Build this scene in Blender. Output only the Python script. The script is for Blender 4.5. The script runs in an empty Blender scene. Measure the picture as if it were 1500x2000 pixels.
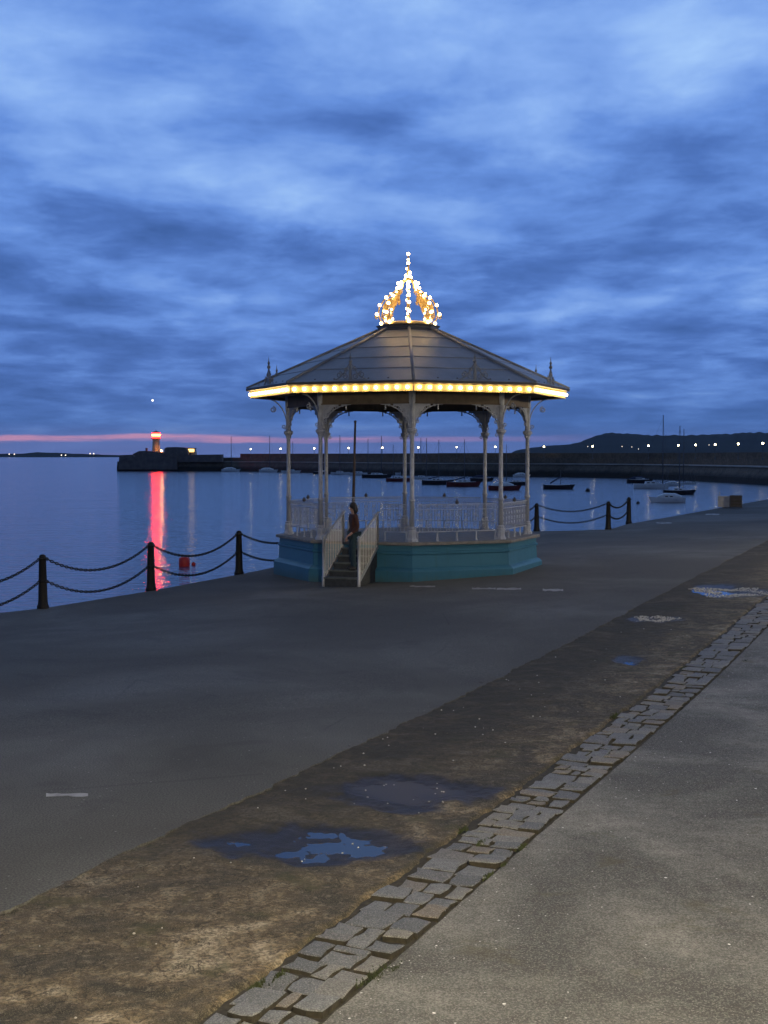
import bpy, math, random
from mathutils import Vector, Matrix, noise
random.seed(7)
R = math.radians
sc = bpy.context.scene
COL = sc.collection

# ------------------------------------------------------------------ camera
CAM_Z = 3.15          # lens above the pier paving
F = 2600.0            # focal length in photo pixels (1500 x 2000)
PITCH = math.atan(110 / F)
cam_d = bpy.data.cameras.new('camera')
cam = bpy.data.objects.new('camera', cam_d)
COL.objects.link(cam)
cam.location = (0, 0, CAM_Z)
cam.rotation_euler = (R(90) - PITCH, 0, 0)
cam_d.sensor_fit = 'VERTICAL'
cam_d.sensor_height = 24
cam_d.lens = F / 2000 * 24
cam_d.clip_start = 0.1
cam_d.clip_end = 60000
sc.camera = cam
sc.view_settings.view_transform = 'Standard'
sc.view_settings.look = 'None'
sc.view_settings.exposure = 0
sc.view_settings.gamma = 1
sc.cycles.use_denoising = True
sc.cycles.max_bounces = 6
sc.cycles.volume_bounces = 0
HAZE = 3.5e-5
sc.cycles.sample_clamp_indirect = 4

# ------------------------------------------------------------------ world
SUN_AZ, SUN_EL = R(-10), R(-1.5)    # the sun has just gone behind the pier head
world = bpy.data.worlds.new('World')
sc.world = world
world.use_nodes = True
wt = world.node_tree
wt.nodes.clear()


class NT:
    """small helper for node trees"""
    def __init__(self, tree):
        self.t = tree

    def n(self, typ, **kw):
        nd = self.t.nodes.new(typ)
        for k, v in kw.items():
            if k.startswith('i_'):
                key = k[2:]
                key = int(key) if key.isdigit() else key.replace('_', ' ')
                self.set(nd.inputs[key], v)
            else:
                setattr(nd, k, v)
        return nd

    def set(self, sock, v):
        if isinstance(v, bpy.types.NodeSocket):
            self.t.links.new(v, sock)
        else:
            if isinstance(v, (tuple, list)) and len(v) == 3 and sock.type == 'RGBA':
                v = (*v, 1)
            sock.default_value = v

    def m(self, op, a, b=None, c=None, clamp=False):
        nd = self.t.nodes.new('ShaderNodeMath')
        nd.operation = op
        nd.use_clamp = clamp
        self.set(nd.inputs[0], a)
        if b is not None:
            self.set(nd.inputs[1], b)
        if c is not None:
            self.set(nd.inputs[2], c)
        return nd.outputs[0]

    def mix(self, f, a, b, blend='MIX'):
        nd = self.t.nodes.new('ShaderNodeMix')
        nd.data_type = 'RGBA'
        nd.blend_type = blend
        self.set(nd.inputs[0], f)
        self.set(nd.inputs[6], a)
        self.set(nd.inputs[7], b)
        return nd.outputs[2]

    def ramp(self, f, stops, interp='LINEAR'):
        nd = self.t.nodes.new('ShaderNodeValToRGB')
        nd.color_ramp.interpolation = interp
        el = nd.color_ramp.elements
        while len(el) < len(stops):
            el.new(0.5)
        for e, (p, c) in zip(el, stops):
            e.position = p
            e.color = (*c, 1) if len(c) == 3 else c
        self.set(nd.inputs[0], f)
        return nd.outputs[0]

    def smooth(self, v, a, b):
        nd = self.t.nodes.new('ShaderNodeMapRange')
        nd.interpolation_type = 'SMOOTHSTEP'
        self.set(nd.inputs[0], v)
        nd.inputs[1].default_value = a
        nd.inputs[2].default_value = b
        return nd.outputs[0]

    def noise(self, vec, scale, detail=4, rough=0.5, dist=0.0, out=0):
        nd = self.t.nodes.new('ShaderNodeTexNoise')
        self.set(nd.inputs['Vector'], vec)
        nd.inputs['Scale'].default_value = scale
        nd.inputs['Detail'].default_value = detail
        nd.inputs['Roughness'].default_value = rough
        nd.inputs['Distortion'].default_value = dist
        return nd.outputs[out]

    def xyz(self, x, y, z=0.0):
        nd = self.t.nodes.new('ShaderNodeCombineXYZ')
        for i, v in enumerate((x, y, z)):
            self.set(nd.inputs[i], v)
        return nd.outputs[0]


def build_sky():
    k = NT(wt)
    tc = k.n('ShaderNodeTexCoord')
    sep = k.n('ShaderNodeSeparateXYZ', i_0=tc.outputs['Generated'])
    x, y, z = sep.outputs
    el = k.m('MAXIMUM', z, 0.0)
    den = k.m('ADD', el, 0.11)
    px = k.m('DIVIDE', x, den)
    py = k.m('DIVIDE', y, den)
    p = k.xyz(k.m('MULTIPLY', px, 1.15), py, 3.7)
    # soft rolling cloud deck seen from below
    warp = k.noise(p, 1.3, 3, 0.5, 0, 1)
    vadd = k.n('ShaderNodeVectorMath', operation='MULTIPLY_ADD')
    k.set(vadd.inputs[0], warp)
    vadd.inputs[1].default_value = (0.26, 0.26, 0.0)
    k.set(vadd.inputs[2], p)
    pw = vadd.outputs[0]
    n1 = k.noise(pw, 1.35, 8, 0.56)
    n2 = k.noise(pw, 4.4, 6, 0.58)
    off = k.n('ShaderNodeVectorMath', operation='ADD', i_0=pw, i_1=(0.03, -0.13, 0.0))
    n1b = k.noise(off.outputs[0], 1.35, 8, 0.56)
    off2 = k.n('ShaderNodeVectorMath', operation='ADD', i_0=pw, i_1=(0.01, -0.05, 0.0))
    n2b = k.noise(off2.outputs[0], 4.4, 6, 0.58)
    n3 = k.noise(k.xyz(k.m('MULTIPLY', px, 0.30), py, 1.9), 1.0, 3, 0.5)
    c = k.m('ADD', k.m('MULTIPLY', n1, 0.66), k.m('MULTIPLY', n2, 0.24))
    c = k.m('ADD', c, k.m('MULTIPLY', n3, 0.24))
    relief = k.m('ADD', k.m('MULTIPLY', k.m('SUBTRACT', n1b, n1), 0.62), k.m('MULTIPLY', k.m('SUBTRACT', n2b, n2), 0.20))
    c = k.m('ADD', c, relief)
    # thinner cover higher up, heavier towards the horizon
    lift = k.m('MULTIPLY', k.smooth(z, 0.04, 0.36), 0.145)
    c = k.m('ADD', c, lift)
    cloud = k.ramp(c, [(0.465, (0.046, 0.118, 0.36)), (0.56, (0.078, 0.180, 0.52)),
                       (0.645, (0.135, 0.285, 0.73)), (0.735, (0.235, 0.42, 0.87)), (0.83, (0.38, 0.60, 0.98))])
    # low, greyer violet air over the sea
    low = k.smooth(z, 0.085, 0.0)
    cloud = k.mix(k.m('MULTIPLY', low, 0.6), cloud, (0.072, 0.175, 0.48))
    # afterglow near the horizon, strongest where the sun went down
    azf = k.m('DIVIDE', x, k.m('MAXIMUM', y, 0.05))       # tan of the azimuth
    front = k.smooth(y, 0.0, 0.6)
    glow_az = k.m('MULTIPLY', k.smooth(azf, 0.34, -0.16), front)
    sv = k.xyz(k.m('MULTIPLY', azf, 3.0), k.m('MULTIPLY', z, 150.0), 1.3)
    st = k.noise(sv, 1.0, 4, 0.55)
    vio = k.m('MULTIPLY', k.smooth(z, 0.027, 0.006), k.m('ADD', 0.25, k.m('MULTIPLY', glow_az, 0.75)))
    cloud = k.mix(k.m('MULTIPLY', vio, 0.62), cloud, (0.165, 0.215, 0.52))
    wob = k.noise(k.xyz(k.m('MULTIPLY', azf, 9.0), k.m('MULTIPLY', z, 60.0), 4.1), 1.0, 5, 0.6)
    zz = k.m('ADD', k.m('ADD', z, k.m('MULTIPLY', k.m('SUBTRACT', wob, 0.5), 0.010)), k.m('MULTIPLY', k.m('SUBTRACT', st, 0.5), 0.005))
    band = k.m('MULTIPLY', k.smooth(zz, 0.0090, 0.0115), k.smooth(zz, 0.0158, 0.0135))
    band2 = k.m('MULTIPLY', k.smooth(zz, 0.007, 0.0), k.m('MULTIPLY', k.smooth(st, 0.42, 0.6), 0.75))
    pk = k.m('MULTIPLY', k.m('MAXIMUM', band, band2), k.m('POWER', glow_az, 2.2))
    gate = k.noise(k.xyz(k.m('MULTIPLY', azf, 16.0), k.m('MULTIPLY', z, 240.0), 7.7), 1.0, 4, 0.6)
    pk = k.m('MULTIPLY', pk, k.m('ADD', 0.45, k.m('MULTIPLY', k.smooth(gate, 0.38, 0.58), 0.55)))
    cloud = k.mix(k.m('MULTIPLY', pk, 0.85), cloud, (0.74, 0.35, 0.53))
    # dusk: the half of the sky away from the sunset and the zenith is darker
    side = k.m('ADD', 0.38, k.m('MULTIPLY', k.smooth(y, -0.5, 0.75), 0.62))
    zen = k.m('SUBTRACT', 1.0, k.m('MULTIPLY', k.smooth(z, 0.35, 0.9), 0.55))
    br = k.m('MULTIPLY', side, zen)
    cloud = k.mix(1.0, cloud, k.xyz(br, br, br), 'MULTIPLY')
    sky = k.n('ShaderNodeTexSky', sky_type='NISHITA', sun_disc=False)
    sky.sun_elevation = SUN_EL
    sky.sun_rotation = SUN_AZ
    bg1 = k.n('ShaderNodeBackground', i_Color=sky.outputs[0], i_Strength=0.004)
    bg2 = k.n('ShaderNodeBackground', i_Color=cloud, i_Strength=1.0)
    add = k.n('ShaderNodeAddShader', i_0=bg1.outputs[0], i_1=bg2.outputs[0])
    k.n('ShaderNodeOutputWorld', i_Surface=add.outputs[0])


build_sky()
# the sun itself is below the horizon behind cloud: the sky above is the only daylight

# ------------------------------------------------------------------ places
U = Vector((0.405, 0.914, 0)).normalized()      # along the pier
V = Vector((-U.y, U.x, 0))                      # across it, to the harbour
WATER_Z = -3.35


def g(x, y):
    """height of the paving: level near the lens, rising to the right by the bandstand"""
    t = min(max((y - 14) / 14, 0), 1)
    t = t * t * (3 - 2 * t)
    return 0.034 * (x - 0.67) * t


def guv(u, v):
    p = U * u + V * v
    return Vector((p.x, p.y, g(p.x, p.y)))


def ray(px, py):
    a, b = (px - 750) / F, (1000 - py) / F
    c, s = math.cos(PITCH), math.sin(PITCH)
    return Vector((a, c + b * s, b * c - s))


def on_ground(px, py):
    d = ray(px, py)
    z = 0
    for _ in range(40):
        t = (z - CAM_Z) / d.z
        z = 0.5 * z + 0.5 * g(d.x * t, d.y * t)
    t = (z - CAM_Z) / d.z
    return Vector((d.x * t, d.y * t, z))


def on_water(px, py):
    d = ray(px, py)
    t = (WATER_Z - CAM_Z) / d.z
    return Vector((d.x * t, d.y * t, WATER_Z))


def at_depth(px, py, Y):
    d = ray(px, py)
    return Vector((0, 0, CAM_Z)) + d * (Y / d.y)


def uv_of(p):
    return p.x * U.x + p.y * U.y, p.x * V.x + p.y * V.y


# ------------------------------------------------------------------ mesh helper
class MB:
    def __init__(self):
        self.v, self.f, self.mi = [], [], []
        self.cur = 0

    def add(self, vs, fs):
        o = len(self.v)
        self.v += [tuple(p) for p in vs]
        for f in fs:
            self.f.append([i + o for i in f])
            self.mi.append(self.cur)
        return self

    def box(self, c, s, rz=0.0, M=None):
        hx, hy, hz = s[0] / 2, s[1] / 2, s[2] / 2
        vs = [Vector((x, y, z)) for z in (-hz, hz) for y in (-hy, hy) for x in (-hx, hx)]
        if M is None:
            M = Matrix.Rotation(rz, 3, 'Z')
        vs = [M @ p + Vector(c) for p in vs]
        return self.add(vs, [(0, 2, 3, 1), (4, 5, 7, 6), (0, 1, 5, 4), (2, 6, 7, 3), (0, 4, 6, 2), (1, 3, 7, 5)])

    def bar(self, a, b, w, h=None, up=(0, 0, 1)):
        a, b = Vector(a), Vector(b)
        h = h or w
        d = (b - a).normalized()
        up = Vector(up)
        if abs(d.dot(up)) > 0.98:
            up = Vector((0, 1, 0))
        s = d.cross(up).normalized()
        t = s.cross(d)
        vs = [p + s * (i * w / 2) + t * (j * h / 2) for p in (a, b) for i, j in ((-1, -1), (1, -1), (1, 1), (-1, 1))]
        return self.add(vs, [(3, 2, 1, 0), (4, 5, 6, 7), (0, 1, 5, 4), (1, 2, 6, 5), (2, 3, 7, 6), (3, 0, 4, 7)])

    def tube(self, pts, r, n=6, closed=False):
        pts = [Vector(p) for p in pts]
        rs = r if isinstance(r, (list, tuple)) else [r] * len(pts)
        m = len(pts)
        rings = []
        prev = None
        for i in range(m):
            if closed:
                d = pts[(i + 1) % m] - pts[i - 1]
            else:
                d = pts[min(i + 1, m - 1)] - pts[max(i - 1, 0)]
            d = d.normalized() if d.length > 1e-9 else Vector((0, 0, 1))
            if prev is None:
                ref = Vector((0, 0, 1)) if abs(d.z) < 0.9 else Vector((1, 0, 0))
                a = d.cross(ref).normalized()
            else:
                a = (prev - d * prev.dot(d))
                a = a.normalized() if a.length > 1e-6 else d.orthogonal().normalized()
            prev = a
            b = d.cross(a)
            rings.append([pts[i] + (a * math.cos(2 * math.pi * j / n) + b * math.sin(2 * math.pi * j / n)) * rs[i] for j in range(n)])
        vs = [p for rg in rings for p in rg]
        fs = []
        for i in range(m if closed else m - 1):
            k = (i + 1) % m
            for j in range(n):
                fs.append((i * n + j, i * n + (j + 1) % n, k * n + (j + 1) % n, k * n + j))
        if not closed:
            fs.append(tuple(range(n - 1, -1, -1)))
            fs.append(tuple((m - 1) * n + j for j in range(n)))
        return self.add(vs, fs)

    def lathe(self, prof, n=12, c=(0, 0, 0), rot=0.0, cap=True):
        c = Vector(c)
        vs = [c + Vector((r * math.sin(rot + 2 * math.pi * j / n), -r * math.cos(rot + 2 * math.pi * j / n), z)) for r, z in prof for j in range(n)]
        fs = []
        for i in range(len(prof) - 1):
            for j in range(n):
                fs.append((i * n + j, i * n + (j + 1) % n, (i + 1) * n + (j + 1) % n, (i + 1) * n + j))
        if cap:
            fs.append(tuple(range(n - 1, -1, -1)))
            fs.append(tuple((len(prof) - 1) * n + j for j in range(n)))
        return self.add(vs, fs)

    def ball(self, c, r, n=10, m=6, sz=1.0):
        prof = [(max(r * math.sin(math.pi * i / m), 0.0004), -r * sz * math.cos(math.pi * i / m)) for i in range(m + 1)]
        return self.lathe(prof, n, c)

    def prism(self, poly, z0, z1):
        n = len(poly)
        vs = [(x, y, z0) for x, y in poly] + [(x, y, z1) for x, y in poly]
        fs = [tuple(range(n - 1, -1, -1)), tuple(range(n, 2 * n))]
        fs += [(i, (i + 1) % n, n + (i + 1) % n, n + i) for i in range(n)]
        return self.add(vs, fs)

    def plate(self, poly, O, X, Z, thick):
        """outline poly (a, b) in the plane O + aX + bZ, with thickness along X x Z"""
        O, X, Z = Vector(O), Vector(X), Vector(Z)
        N = X.cross(Z).normalized() * (thick / 2)
        n = len(poly)
        vs = [O + X * a + Z * b - N for a, b in poly] + [O + X * a + Z * b + N for a, b in poly]
        fs = [tuple(range(n - 1, -1, -1)), tuple(range(n, 2 * n))]
        fs += [(i, (i + 1) % n, n + (i + 1) % n, n + i) for i in range(n)]
        return self.add(vs, fs)

    def mesh(self, name, mats, smooth=False):
        me = bpy.data.meshes.new(name)
        me.from_pydata(self.v, [], self.f)
        for mt in (mats if isinstance(mats, (list, tuple)) else [mats]):
            me.materials.append(mt)
        if any(self.mi):
            me.polygons.foreach_set('material_index', self.mi)
        if smooth:
            me.polygons.foreach_set('use_smooth', [True] * len(me.polygons))
        me.update()
        return me

    def build(self, name, mats, parent=None, smooth=False):
        return link(name, self.mesh(name, mats, smooth), parent)


def link(name, me, parent=None, loc=None, rz=None):
    o = bpy.data.objects.new(name, me)
    COL.objects.link(o)
    if parent is not None:
        o.parent = parent
    if loc is not None:
        o.location = loc
    if rz is not None:
        o.rotation_euler = (0, 0, rz)
    return o


def tag(o, label=None, cat=None, group=None, kind=None):
    for k, v in (('label', label), ('category', cat), ('group', group), ('kind', kind)):
        if v:
            o[k] = v
    return o


def thing(name, label, cat, loc=(0, 0, 0), rz=0.0, group=None):
    o = bpy.data.objects.new(name, None)
    COL.objects.link(o)
    o.empty_display_size = 0.2
    o.location = loc
    o.rotation_euler = (0, 0, rz)
    return tag(o, label, cat, group)


# ------------------------------------------------------------------ materials
def mat(name, col=(0.5, 0.5, 0.5), rough=0.6, metal=0.0, var=0.0, vscale=4.0, bump=0.0, bscale=40.0, spec=0.5, fn=None):
    m = bpy.data.materials.new(name)
    m.use_nodes = True
    k = NT(m.node_tree)
    b = m.node_tree.nodes['Principled BSDF']
    b.inputs['Base Color'].default_value = (*col, 1)
    b.inputs['Roughness'].default_value = rough
    b.inputs['Metallic'].default_value = metal
    b.inputs['Specular IOR Level'].default_value = spec
    tc = k.n('ShaderNodeTexCoord')
    geo = k.n('ShaderNodeNewGeometry')
    if fn:
        fn(k, b, tc, geo)
    else:
        pos = tc.outputs['Object']
        if var:
            n = k.noise(pos, vscale, 5, 0.6)
            c = k.ramp(n, [(0.3, tuple(x * (1 - var) for x in col)), (0.7, tuple(min(1, x * (1 + var)) for x in col))])
            k.set(b.inputs['Base Color'], c)
        if bump:
            bn = k.n('ShaderNodeBump', i_Strength=bump, i_Distance=0.01, i_Height=k.noise(pos, bscale, 4, 0.6))
            k.set(b.inputs['Normal'], bn.outputs[0])
    return m


def emit(name, col, strength):
    m = bpy.data.materials.new(name)
    m.use_nodes = True
    t = m.node_tree
    t.nodes.clear()
    k = NT(t)
    e = k.n('ShaderNodeEmission', i_Color=col, i_Strength=strength)
    k.n('ShaderNodeOutputMaterial', i_Surface=e.outputs[0])
    return m


def f_asphalt(k, b, tc, geo):
    p = geo.outputs['Position']
    big = k.noise(p, 0.22, 4, 0.55, 0.6)
    mid = k.noise(p, 2.6, 5, 0.65)
    fine = k.noise(p, 60, 3, 0.7)
    base = k.ramp(big, [(0.36, (0.104, 0.101, 0.086)), (0.5, (0.136, 0.132, 0.111)), (0.64, (0.176, 0.170, 0.142))])
    base = k.mix(k.m('MULTIPLY', k.smooth(mid, 0.35, 0.75), 0.35), base, (0.125, 0.115, 0.10))
    base = k.mix(k.m('MULTIPLY', k.smooth(fine, 0.42, 0.58), 0.9), k.mix(0.6, base, (0.025, 0.025, 0.025)), base)
    vo = k.n('ShaderNodeTexVoronoi', i_Vector=p, i_Scale=16.0)
    hue = k.n('ShaderNodeSeparateColor', i_0=vo.outputs['Color'])
    chip = k.m('MULTIPLY', k.smooth(vo.outputs['Distance'], 0.2, 0.12), k.m('GREATER_THAN', hue.outputs[0], 0.93))
    base = k.mix(k.m('MULTIPLY', chip, 0.55), base, (0.32, 0.31, 0.29))
    vc = k.n('ShaderNodeTexVoronoi', feature='DISTANCE_TO_EDGE', i_Vector=k.mix(0.06, p, k.noise(p, 1.5, 4, 0.6, 0, 1)), i_Scale=0.32)
    crack = k.m('MULTIPLY', k.smooth(vc.outputs['Distance'], 0.006, 0.002), k.smooth(k.noise(p, 0.3, 3, 0.5), 0.50, 0.58))
    base = k.mix(k.m('MULTIPLY', crack, 0.22), base, (0.02, 0.02, 0.02))
    damp = k.m('MULTIPLY', k.smooth(k.noise(p, 0.7, 6, 0.62, 0.8), 0.54, 0.66), 0.28)
    base = k.mix(damp, base, (0.045, 0.044, 0.04))
    k.set(b.inputs['Base Color'], base)
    k.set(b.inputs['Roughness'], k.m('SUBTRACT', 0.92, k.m('MULTIPLY', k.smooth(big, 0.45, 0.75), 0.18)))
    b.inputs['Specular IOR Level'].default_value = 0.3
    bn = k.n('ShaderNodeBump', i_Strength=0.6, i_Distance=0.006, i_Height=k.m('ADD', fine, k.m('MULTIPLY', mid, 0.6)))
    k.set(b.inputs['Normal'], bn.outputs[0])


def f_rough(k, b, tc, geo):
    p = geo.outputs['Position']
    big = k.noise(p, 1.15, 6, 0.62, 0.9)
    mid = k.noise(p, 4.5, 6, 0.7, 0.4)
    fine = k.noise(p, 38, 5, 0.75)
    gr = k.noise(p, 130, 3, 0.7)
    dark, tan, pale = (0.040, 0.036, 0.026), (0.21, 0.155, 0.085), (0.42, 0.35, 0.24)
    c = k.ramp(k.m('ADD', k.m('MULTIPLY', big, 0.72), k.m('MULTIPLY', mid, 0.28)),
               [(0.42, dark), (0.485, (0.095, 0.075, 0.043)), (0.54, tan), (0.61, pale)])
    c = k.mix(k.m('MULTIPLY', k.smooth(fine, 0.55, 0.44), 0.7), c, (0.045, 0.04, 0.028))
    c = k.mix(k.m('MULTIPLY', k.smooth(gr, 0.52, 0.62), 0.4), c, (0.40, 0.34, 0.24))
    rg = k.m('ABSOLUTE', k.m('SUBTRACT', k.noise(p, 3.2, 6, 0.62, 0.6), 0.5))
    c = k.mix(k.m('MULTIPLY', k.smooth(rg, 0.016, 0.003), 0.75), c, (0.022, 0.019, 0.013))  # crevice lines: shade of the relief put into the colour
    lump = k.noise(p, 14, 4, 0.7)
    c = k.mix(k.m('MULTIPLY', k.smooth(lump, 0.53, 0.40), 0.40), c, (0.05, 0.043, 0.028))
    c = k.mix(k.m('MULTIPLY', k.smooth(lump, 0.55, 0.66), 0.30), c, (0.34, 0.28, 0.185))
    moss = k.m('MULTIPLY', k.smooth(k.noise(p, 1.9, 4, 0.6, 0.3), 0.56, 0.68), 0.55)
    c = k.mix(moss, c, (0.060, 0.064, 0.026))
    vd = k.n('ShaderNodeVectorMath', operation='DOT_PRODUCT', i_0=p, i_1=tuple(V)).outputs['Value']
    ud = k.n('ShaderNodeVectorMath', operation='DOT_PRODUCT', i_0=p, i_1=tuple(U)).outputs['Value']
    wob = k.m('MULTIPLY', k.m('SUBTRACT', big, 0.5), 2.4)
    dampv = k.m('MULTIPLY', k.smooth(k.m('ADD', vd, wob), 4.1, 5.5), k.smooth(k.m('ADD', ud, k.m('MULTIPLY', wob, 1.5)), 7.6, 10.0))
    c = k.mix(k.m('MULTIPLY', dampv, 0.78), c, (0.034, 0.031, 0.021))
    # wet: the attribute is 1 where the paving dips towards standing water
    wet = k.n('ShaderNodeAttribute', attribute_name='wet').outputs['Fac']
    w = k.m('MULTIPLY', k.smooth(k.m('ADD', wet, k.m('MULTIPLY', k.m('SUBTRACT', mid, 0.5), 1.2)), 0.12, 0.85), 1.0)
    c = k.mix(k.m('MULTIPLY', w, 0.86), c, (0.014, 0.013, 0.013))
    k.set(b.inputs['Base Color'], c)
    k.set(b.inputs['Roughness'], k.m('SUBTRACT', 0.95, k.m('MULTIPLY', w, 0.52)))
    k.set(b.inputs['Specular IOR Level'], k.m('SUBTRACT', 0.35, k.m('MULTIPLY', w, 0.18)))
    bn = k.n('ShaderNodeBump', i_Strength=0.8, i_Distance=0.014,
             i_Height=k.m('ADD', k.m('MULTIPLY', fine, 0.8), k.m('ADD', k.m('MULTIPLY', mid, 1.2), k.m('MULTIPLY', gr, 0.3))))
    k.set(b.inputs['Normal'], bn.outputs[0])


def f_concrete(k, b, tc, geo):
    p = geo.outputs['Position']
    big = k.noise(p, 0.5, 4, 0.6, 0.5)
    mid = k.noise(p, 6, 6, 0.7)
    fine = k.noise(p, 75, 4, 0.75)
    c = k.ramp(big, [(0.40, (0.088, 0.090, 0.083)), (0.5, (0.165, 0.164, 0.147)), (0.59, (0.255, 0.249, 0.218))])
    c = k.mix(k.m('MULTIPLY', k.smooth(mid, 0.58, 0.34), 0.5), c, (0.085, 0.078, 0.062))
    c = k.mix(k.m('MULTIPLY', k.smooth(fine, 0.53, 0.43), 0.55), c, (0.06, 0.058, 0.05))
    c = k.mix(k.m('MULTIPLY', k.smooth(fine, 0.52, 0.6), 0.45), c, (0.36, 0.345, 0.30))
    wv = k.n('ShaderNodeVectorMath', operation='MULTIPLY_ADD')
    k.set(wv.inputs[0], k.noise(p, 30, 2, 0.5, 0, 1))
    wv.inputs[1].default_value = (0.02, 0.02, 0)
    k.set(wv.inputs[2], p)
    h = 0
    for scale, thr, lo, amt in ((17.0, 0.84, 0.15, 1.0), (33.0, 0.76, 0.24, 0.6), (55.0, 0.6, 0.3, 0.5), (90.0, 0.6, 0.3, 0.4)):
        vo = k.n('ShaderNodeTexVoronoi', i_Vector=wv.outputs[0], i_Scale=scale)
        rnd = k.n('ShaderNodeSeparateColor', i_0=vo.outputs['Color'])
        on = k.m('GREATER_THAN', rnd.outputs[0], thr)
        size = k.m('MULTIPLY', rnd.outputs[1], lo)
        s = k.m('MULTIPLY', k.m('LESS_THAN', vo.outputs['Distance'], k.m('ADD', size, 0.07)), on)
        tone = k.ramp(rnd.outputs[2], [(0.0, (0.10, 0.095, 0.085)), (0.3, (0.28, 0.26, 0.22)), (0.6, (0.48, 0.46, 0.41)), (1.0, (0.95, 0.93, 0.88))])
        c = k.mix(k.m('MULTIPLY', s, amt), c, tone)
        h = k.m('ADD', h, k.m('MULTIPLY', s, 0.6))
    lich = k.m('MULTIPLY', k.smooth(k.noise(p, 1.4, 5, 0.65, 0.5), 0.57, 0.70), 0.55)
    c = k.mix(lich, c, (0.10, 0.088, 0.045))
    k.set(b.inputs['Base Color'], c)
    b.inputs['Roughness'].default_value = 0.9
    b.inputs['Specular IOR Level'].default_value = 0.3
    bn = k.n('ShaderNodeBump', i_Strength=0.7, i_Distance=0.006, i_Height=k.m('ADD', h, k.m('ADD', fine, k.m('MULTIPLY', mid, 0.8))))
    k.set(b.inputs['Normal'], bn.outputs[0])


def f_sett(k, b, tc, geo):
    p = geo.outputs['Position']
    rnd = k.n('ShaderNodeObjectInfo').outputs['Random']
    base = k.ramp(rnd, [(0.0, (0.115, 0.122, 0.126)), (0.3, (0.17, 0.178, 0.178)), (0.62, (0.215, 0.218, 0.207)),
                        (0.84, (0.235, 0.22, 0.178)), (0.95, (0.235, 0.19, 0.13)), (1.0, (0.135, 0.14, 0.145))])
    mid = k.noise(p, 11, 5, 0.7)
    fine = k.noise(p, 95, 4, 0.75)
    c = k.mix(k.m('MULTIPLY', k.smooth(mid, 0.62, 0.34), 0.45), base, (0.085, 0.085, 0.075))
    c = k.mix(k.m('MULTIPLY', k.smooth(fine, 0.53, 0.43), 0.55), c, (0.06, 0.06, 0.058))
    c = k.mix(k.m('MULTIPLY', k.smooth(fine, 0.53, 0.6), 0.4), c, (0.42, 0.41, 0.38))
    k.set(b.inputs['Base Color'], c)
    b.inputs['Roughness'].default_value = 0.78
    bn = k.n('ShaderNodeBump', i_Strength=0.8, i_Distance=0.008, i_Height=k.m('ADD', fine, k.m('MULTIPLY', mid, 1.5)))
    k.set(b.inputs['Normal'], bn.outputs[0])


def f_water(k, b, tc, geo):
    p = geo.outputs['Position']
    b.inputs['Base Color'].default_value = (0.022, 0.055, 0.115, 1)
    b.inputs['Roughness'].default_value = 0.095
    b.inputs['IOR'].default_value = 1.333
    vm = k.n('ShaderNodeVectorMath', operation='MULTIPLY', i_0=p, i_1=(0.42, 1.0, 1.0))
    pa = vm.outputs[0]
    n1 = k.noise(pa, 0.62, 2, 0.5)
    n2 = k.noise(pa, 2.1, 2, 0.5, 0.3)
    n3 = k.noise(p, 0.09, 2, 0.5)
    h = k.m('ADD', k.m('MULTIPLY', n1, 1.0), k.m('ADD', k.m('MULTIPLY', n2, 0.8), k.m('MULTIPLY', n3, 1.5)))
    bn = k.n('ShaderNodeBump', i_Strength=1.0, i_Distance=0.17, i_Height=h)
    k.set(b.inputs['Normal'], bn.outputs[0])


def f_ruffled(k, b, tc, geo):
    b.inputs['Base Color'].default_value = (0.010, 0.010, 0.010, 1)
    b.inputs['Roughness'].default_value = 0.44
    b.inputs['IOR'].default_value = 1.333


def f_puddle(k, b, tc, geo):
    b.inputs['Base Color'].default_value = (0.010, 0.010, 0.010, 1)
    b.inputs['Roughness'].default_value = 0.03
    b.inputs['IOR'].default_value = 1.333
    bn = k.n('ShaderNodeBump', i_Strength=0.2, i_Distance=0.003, i_Height=k.noise(geo.outputs['Position'], 9, 2, 0.5))
    k.set(b.inputs['Normal'], bn.outputs[0])


def f_teal(k, b, tc, geo):
    p = geo.outputs['Position']
    n = k.noise(p, 1.1, 5, 0.6)
    c = k.ramp(n, [(0.3, (0.022, 0.118, 0.185)), (0.7, (0.038, 0.160, 0.235))])
    fl = k.noise(p, 7, 6, 0.75)
    c = k.mix(k.m('MULTIPLY', k.smooth(fl, 0.64, 0.72), 0.35), c, (0.12, 0.30, 0.33))
    sep = k.n('ShaderNodeSeparateXYZ', i_0=p)
    drip = k.noise(k.xyz(k.m('MULTIPLY', sep.outputs[0], 7.0), k.m('MULTIPLY', sep.outputs[1], 7.0), k.m('MULTIPLY', sep.outputs[2], 0.7)), 1.0, 4, 0.6)
    c = k.mix(k.m('MULTIPLY', k.smooth(drip, 0.55, 0.75), 0.35), c, (0.03, 0.10, 0.10))
    splash = k.smooth(k.m('ADD', sep.outputs[2], k.m('MULTIPLY', drip, 0.35)), 0.36, 0.08)
    c = k.mix(k.m('MULTIPLY', splash, 0.5), c, (0.06, 0.10, 0.07))
    k.set(b.inputs['Base Color'], c)
    b.inputs['Roughness'].default_value = 0.5
    bn = k.n('ShaderNodeBump', i_Strength=0.35, i_Distance=0.01, i_Height=k.noise(p, 14, 5, 0.6))
    k.set(b.inputs['Normal'], bn.outputs[0])


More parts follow.
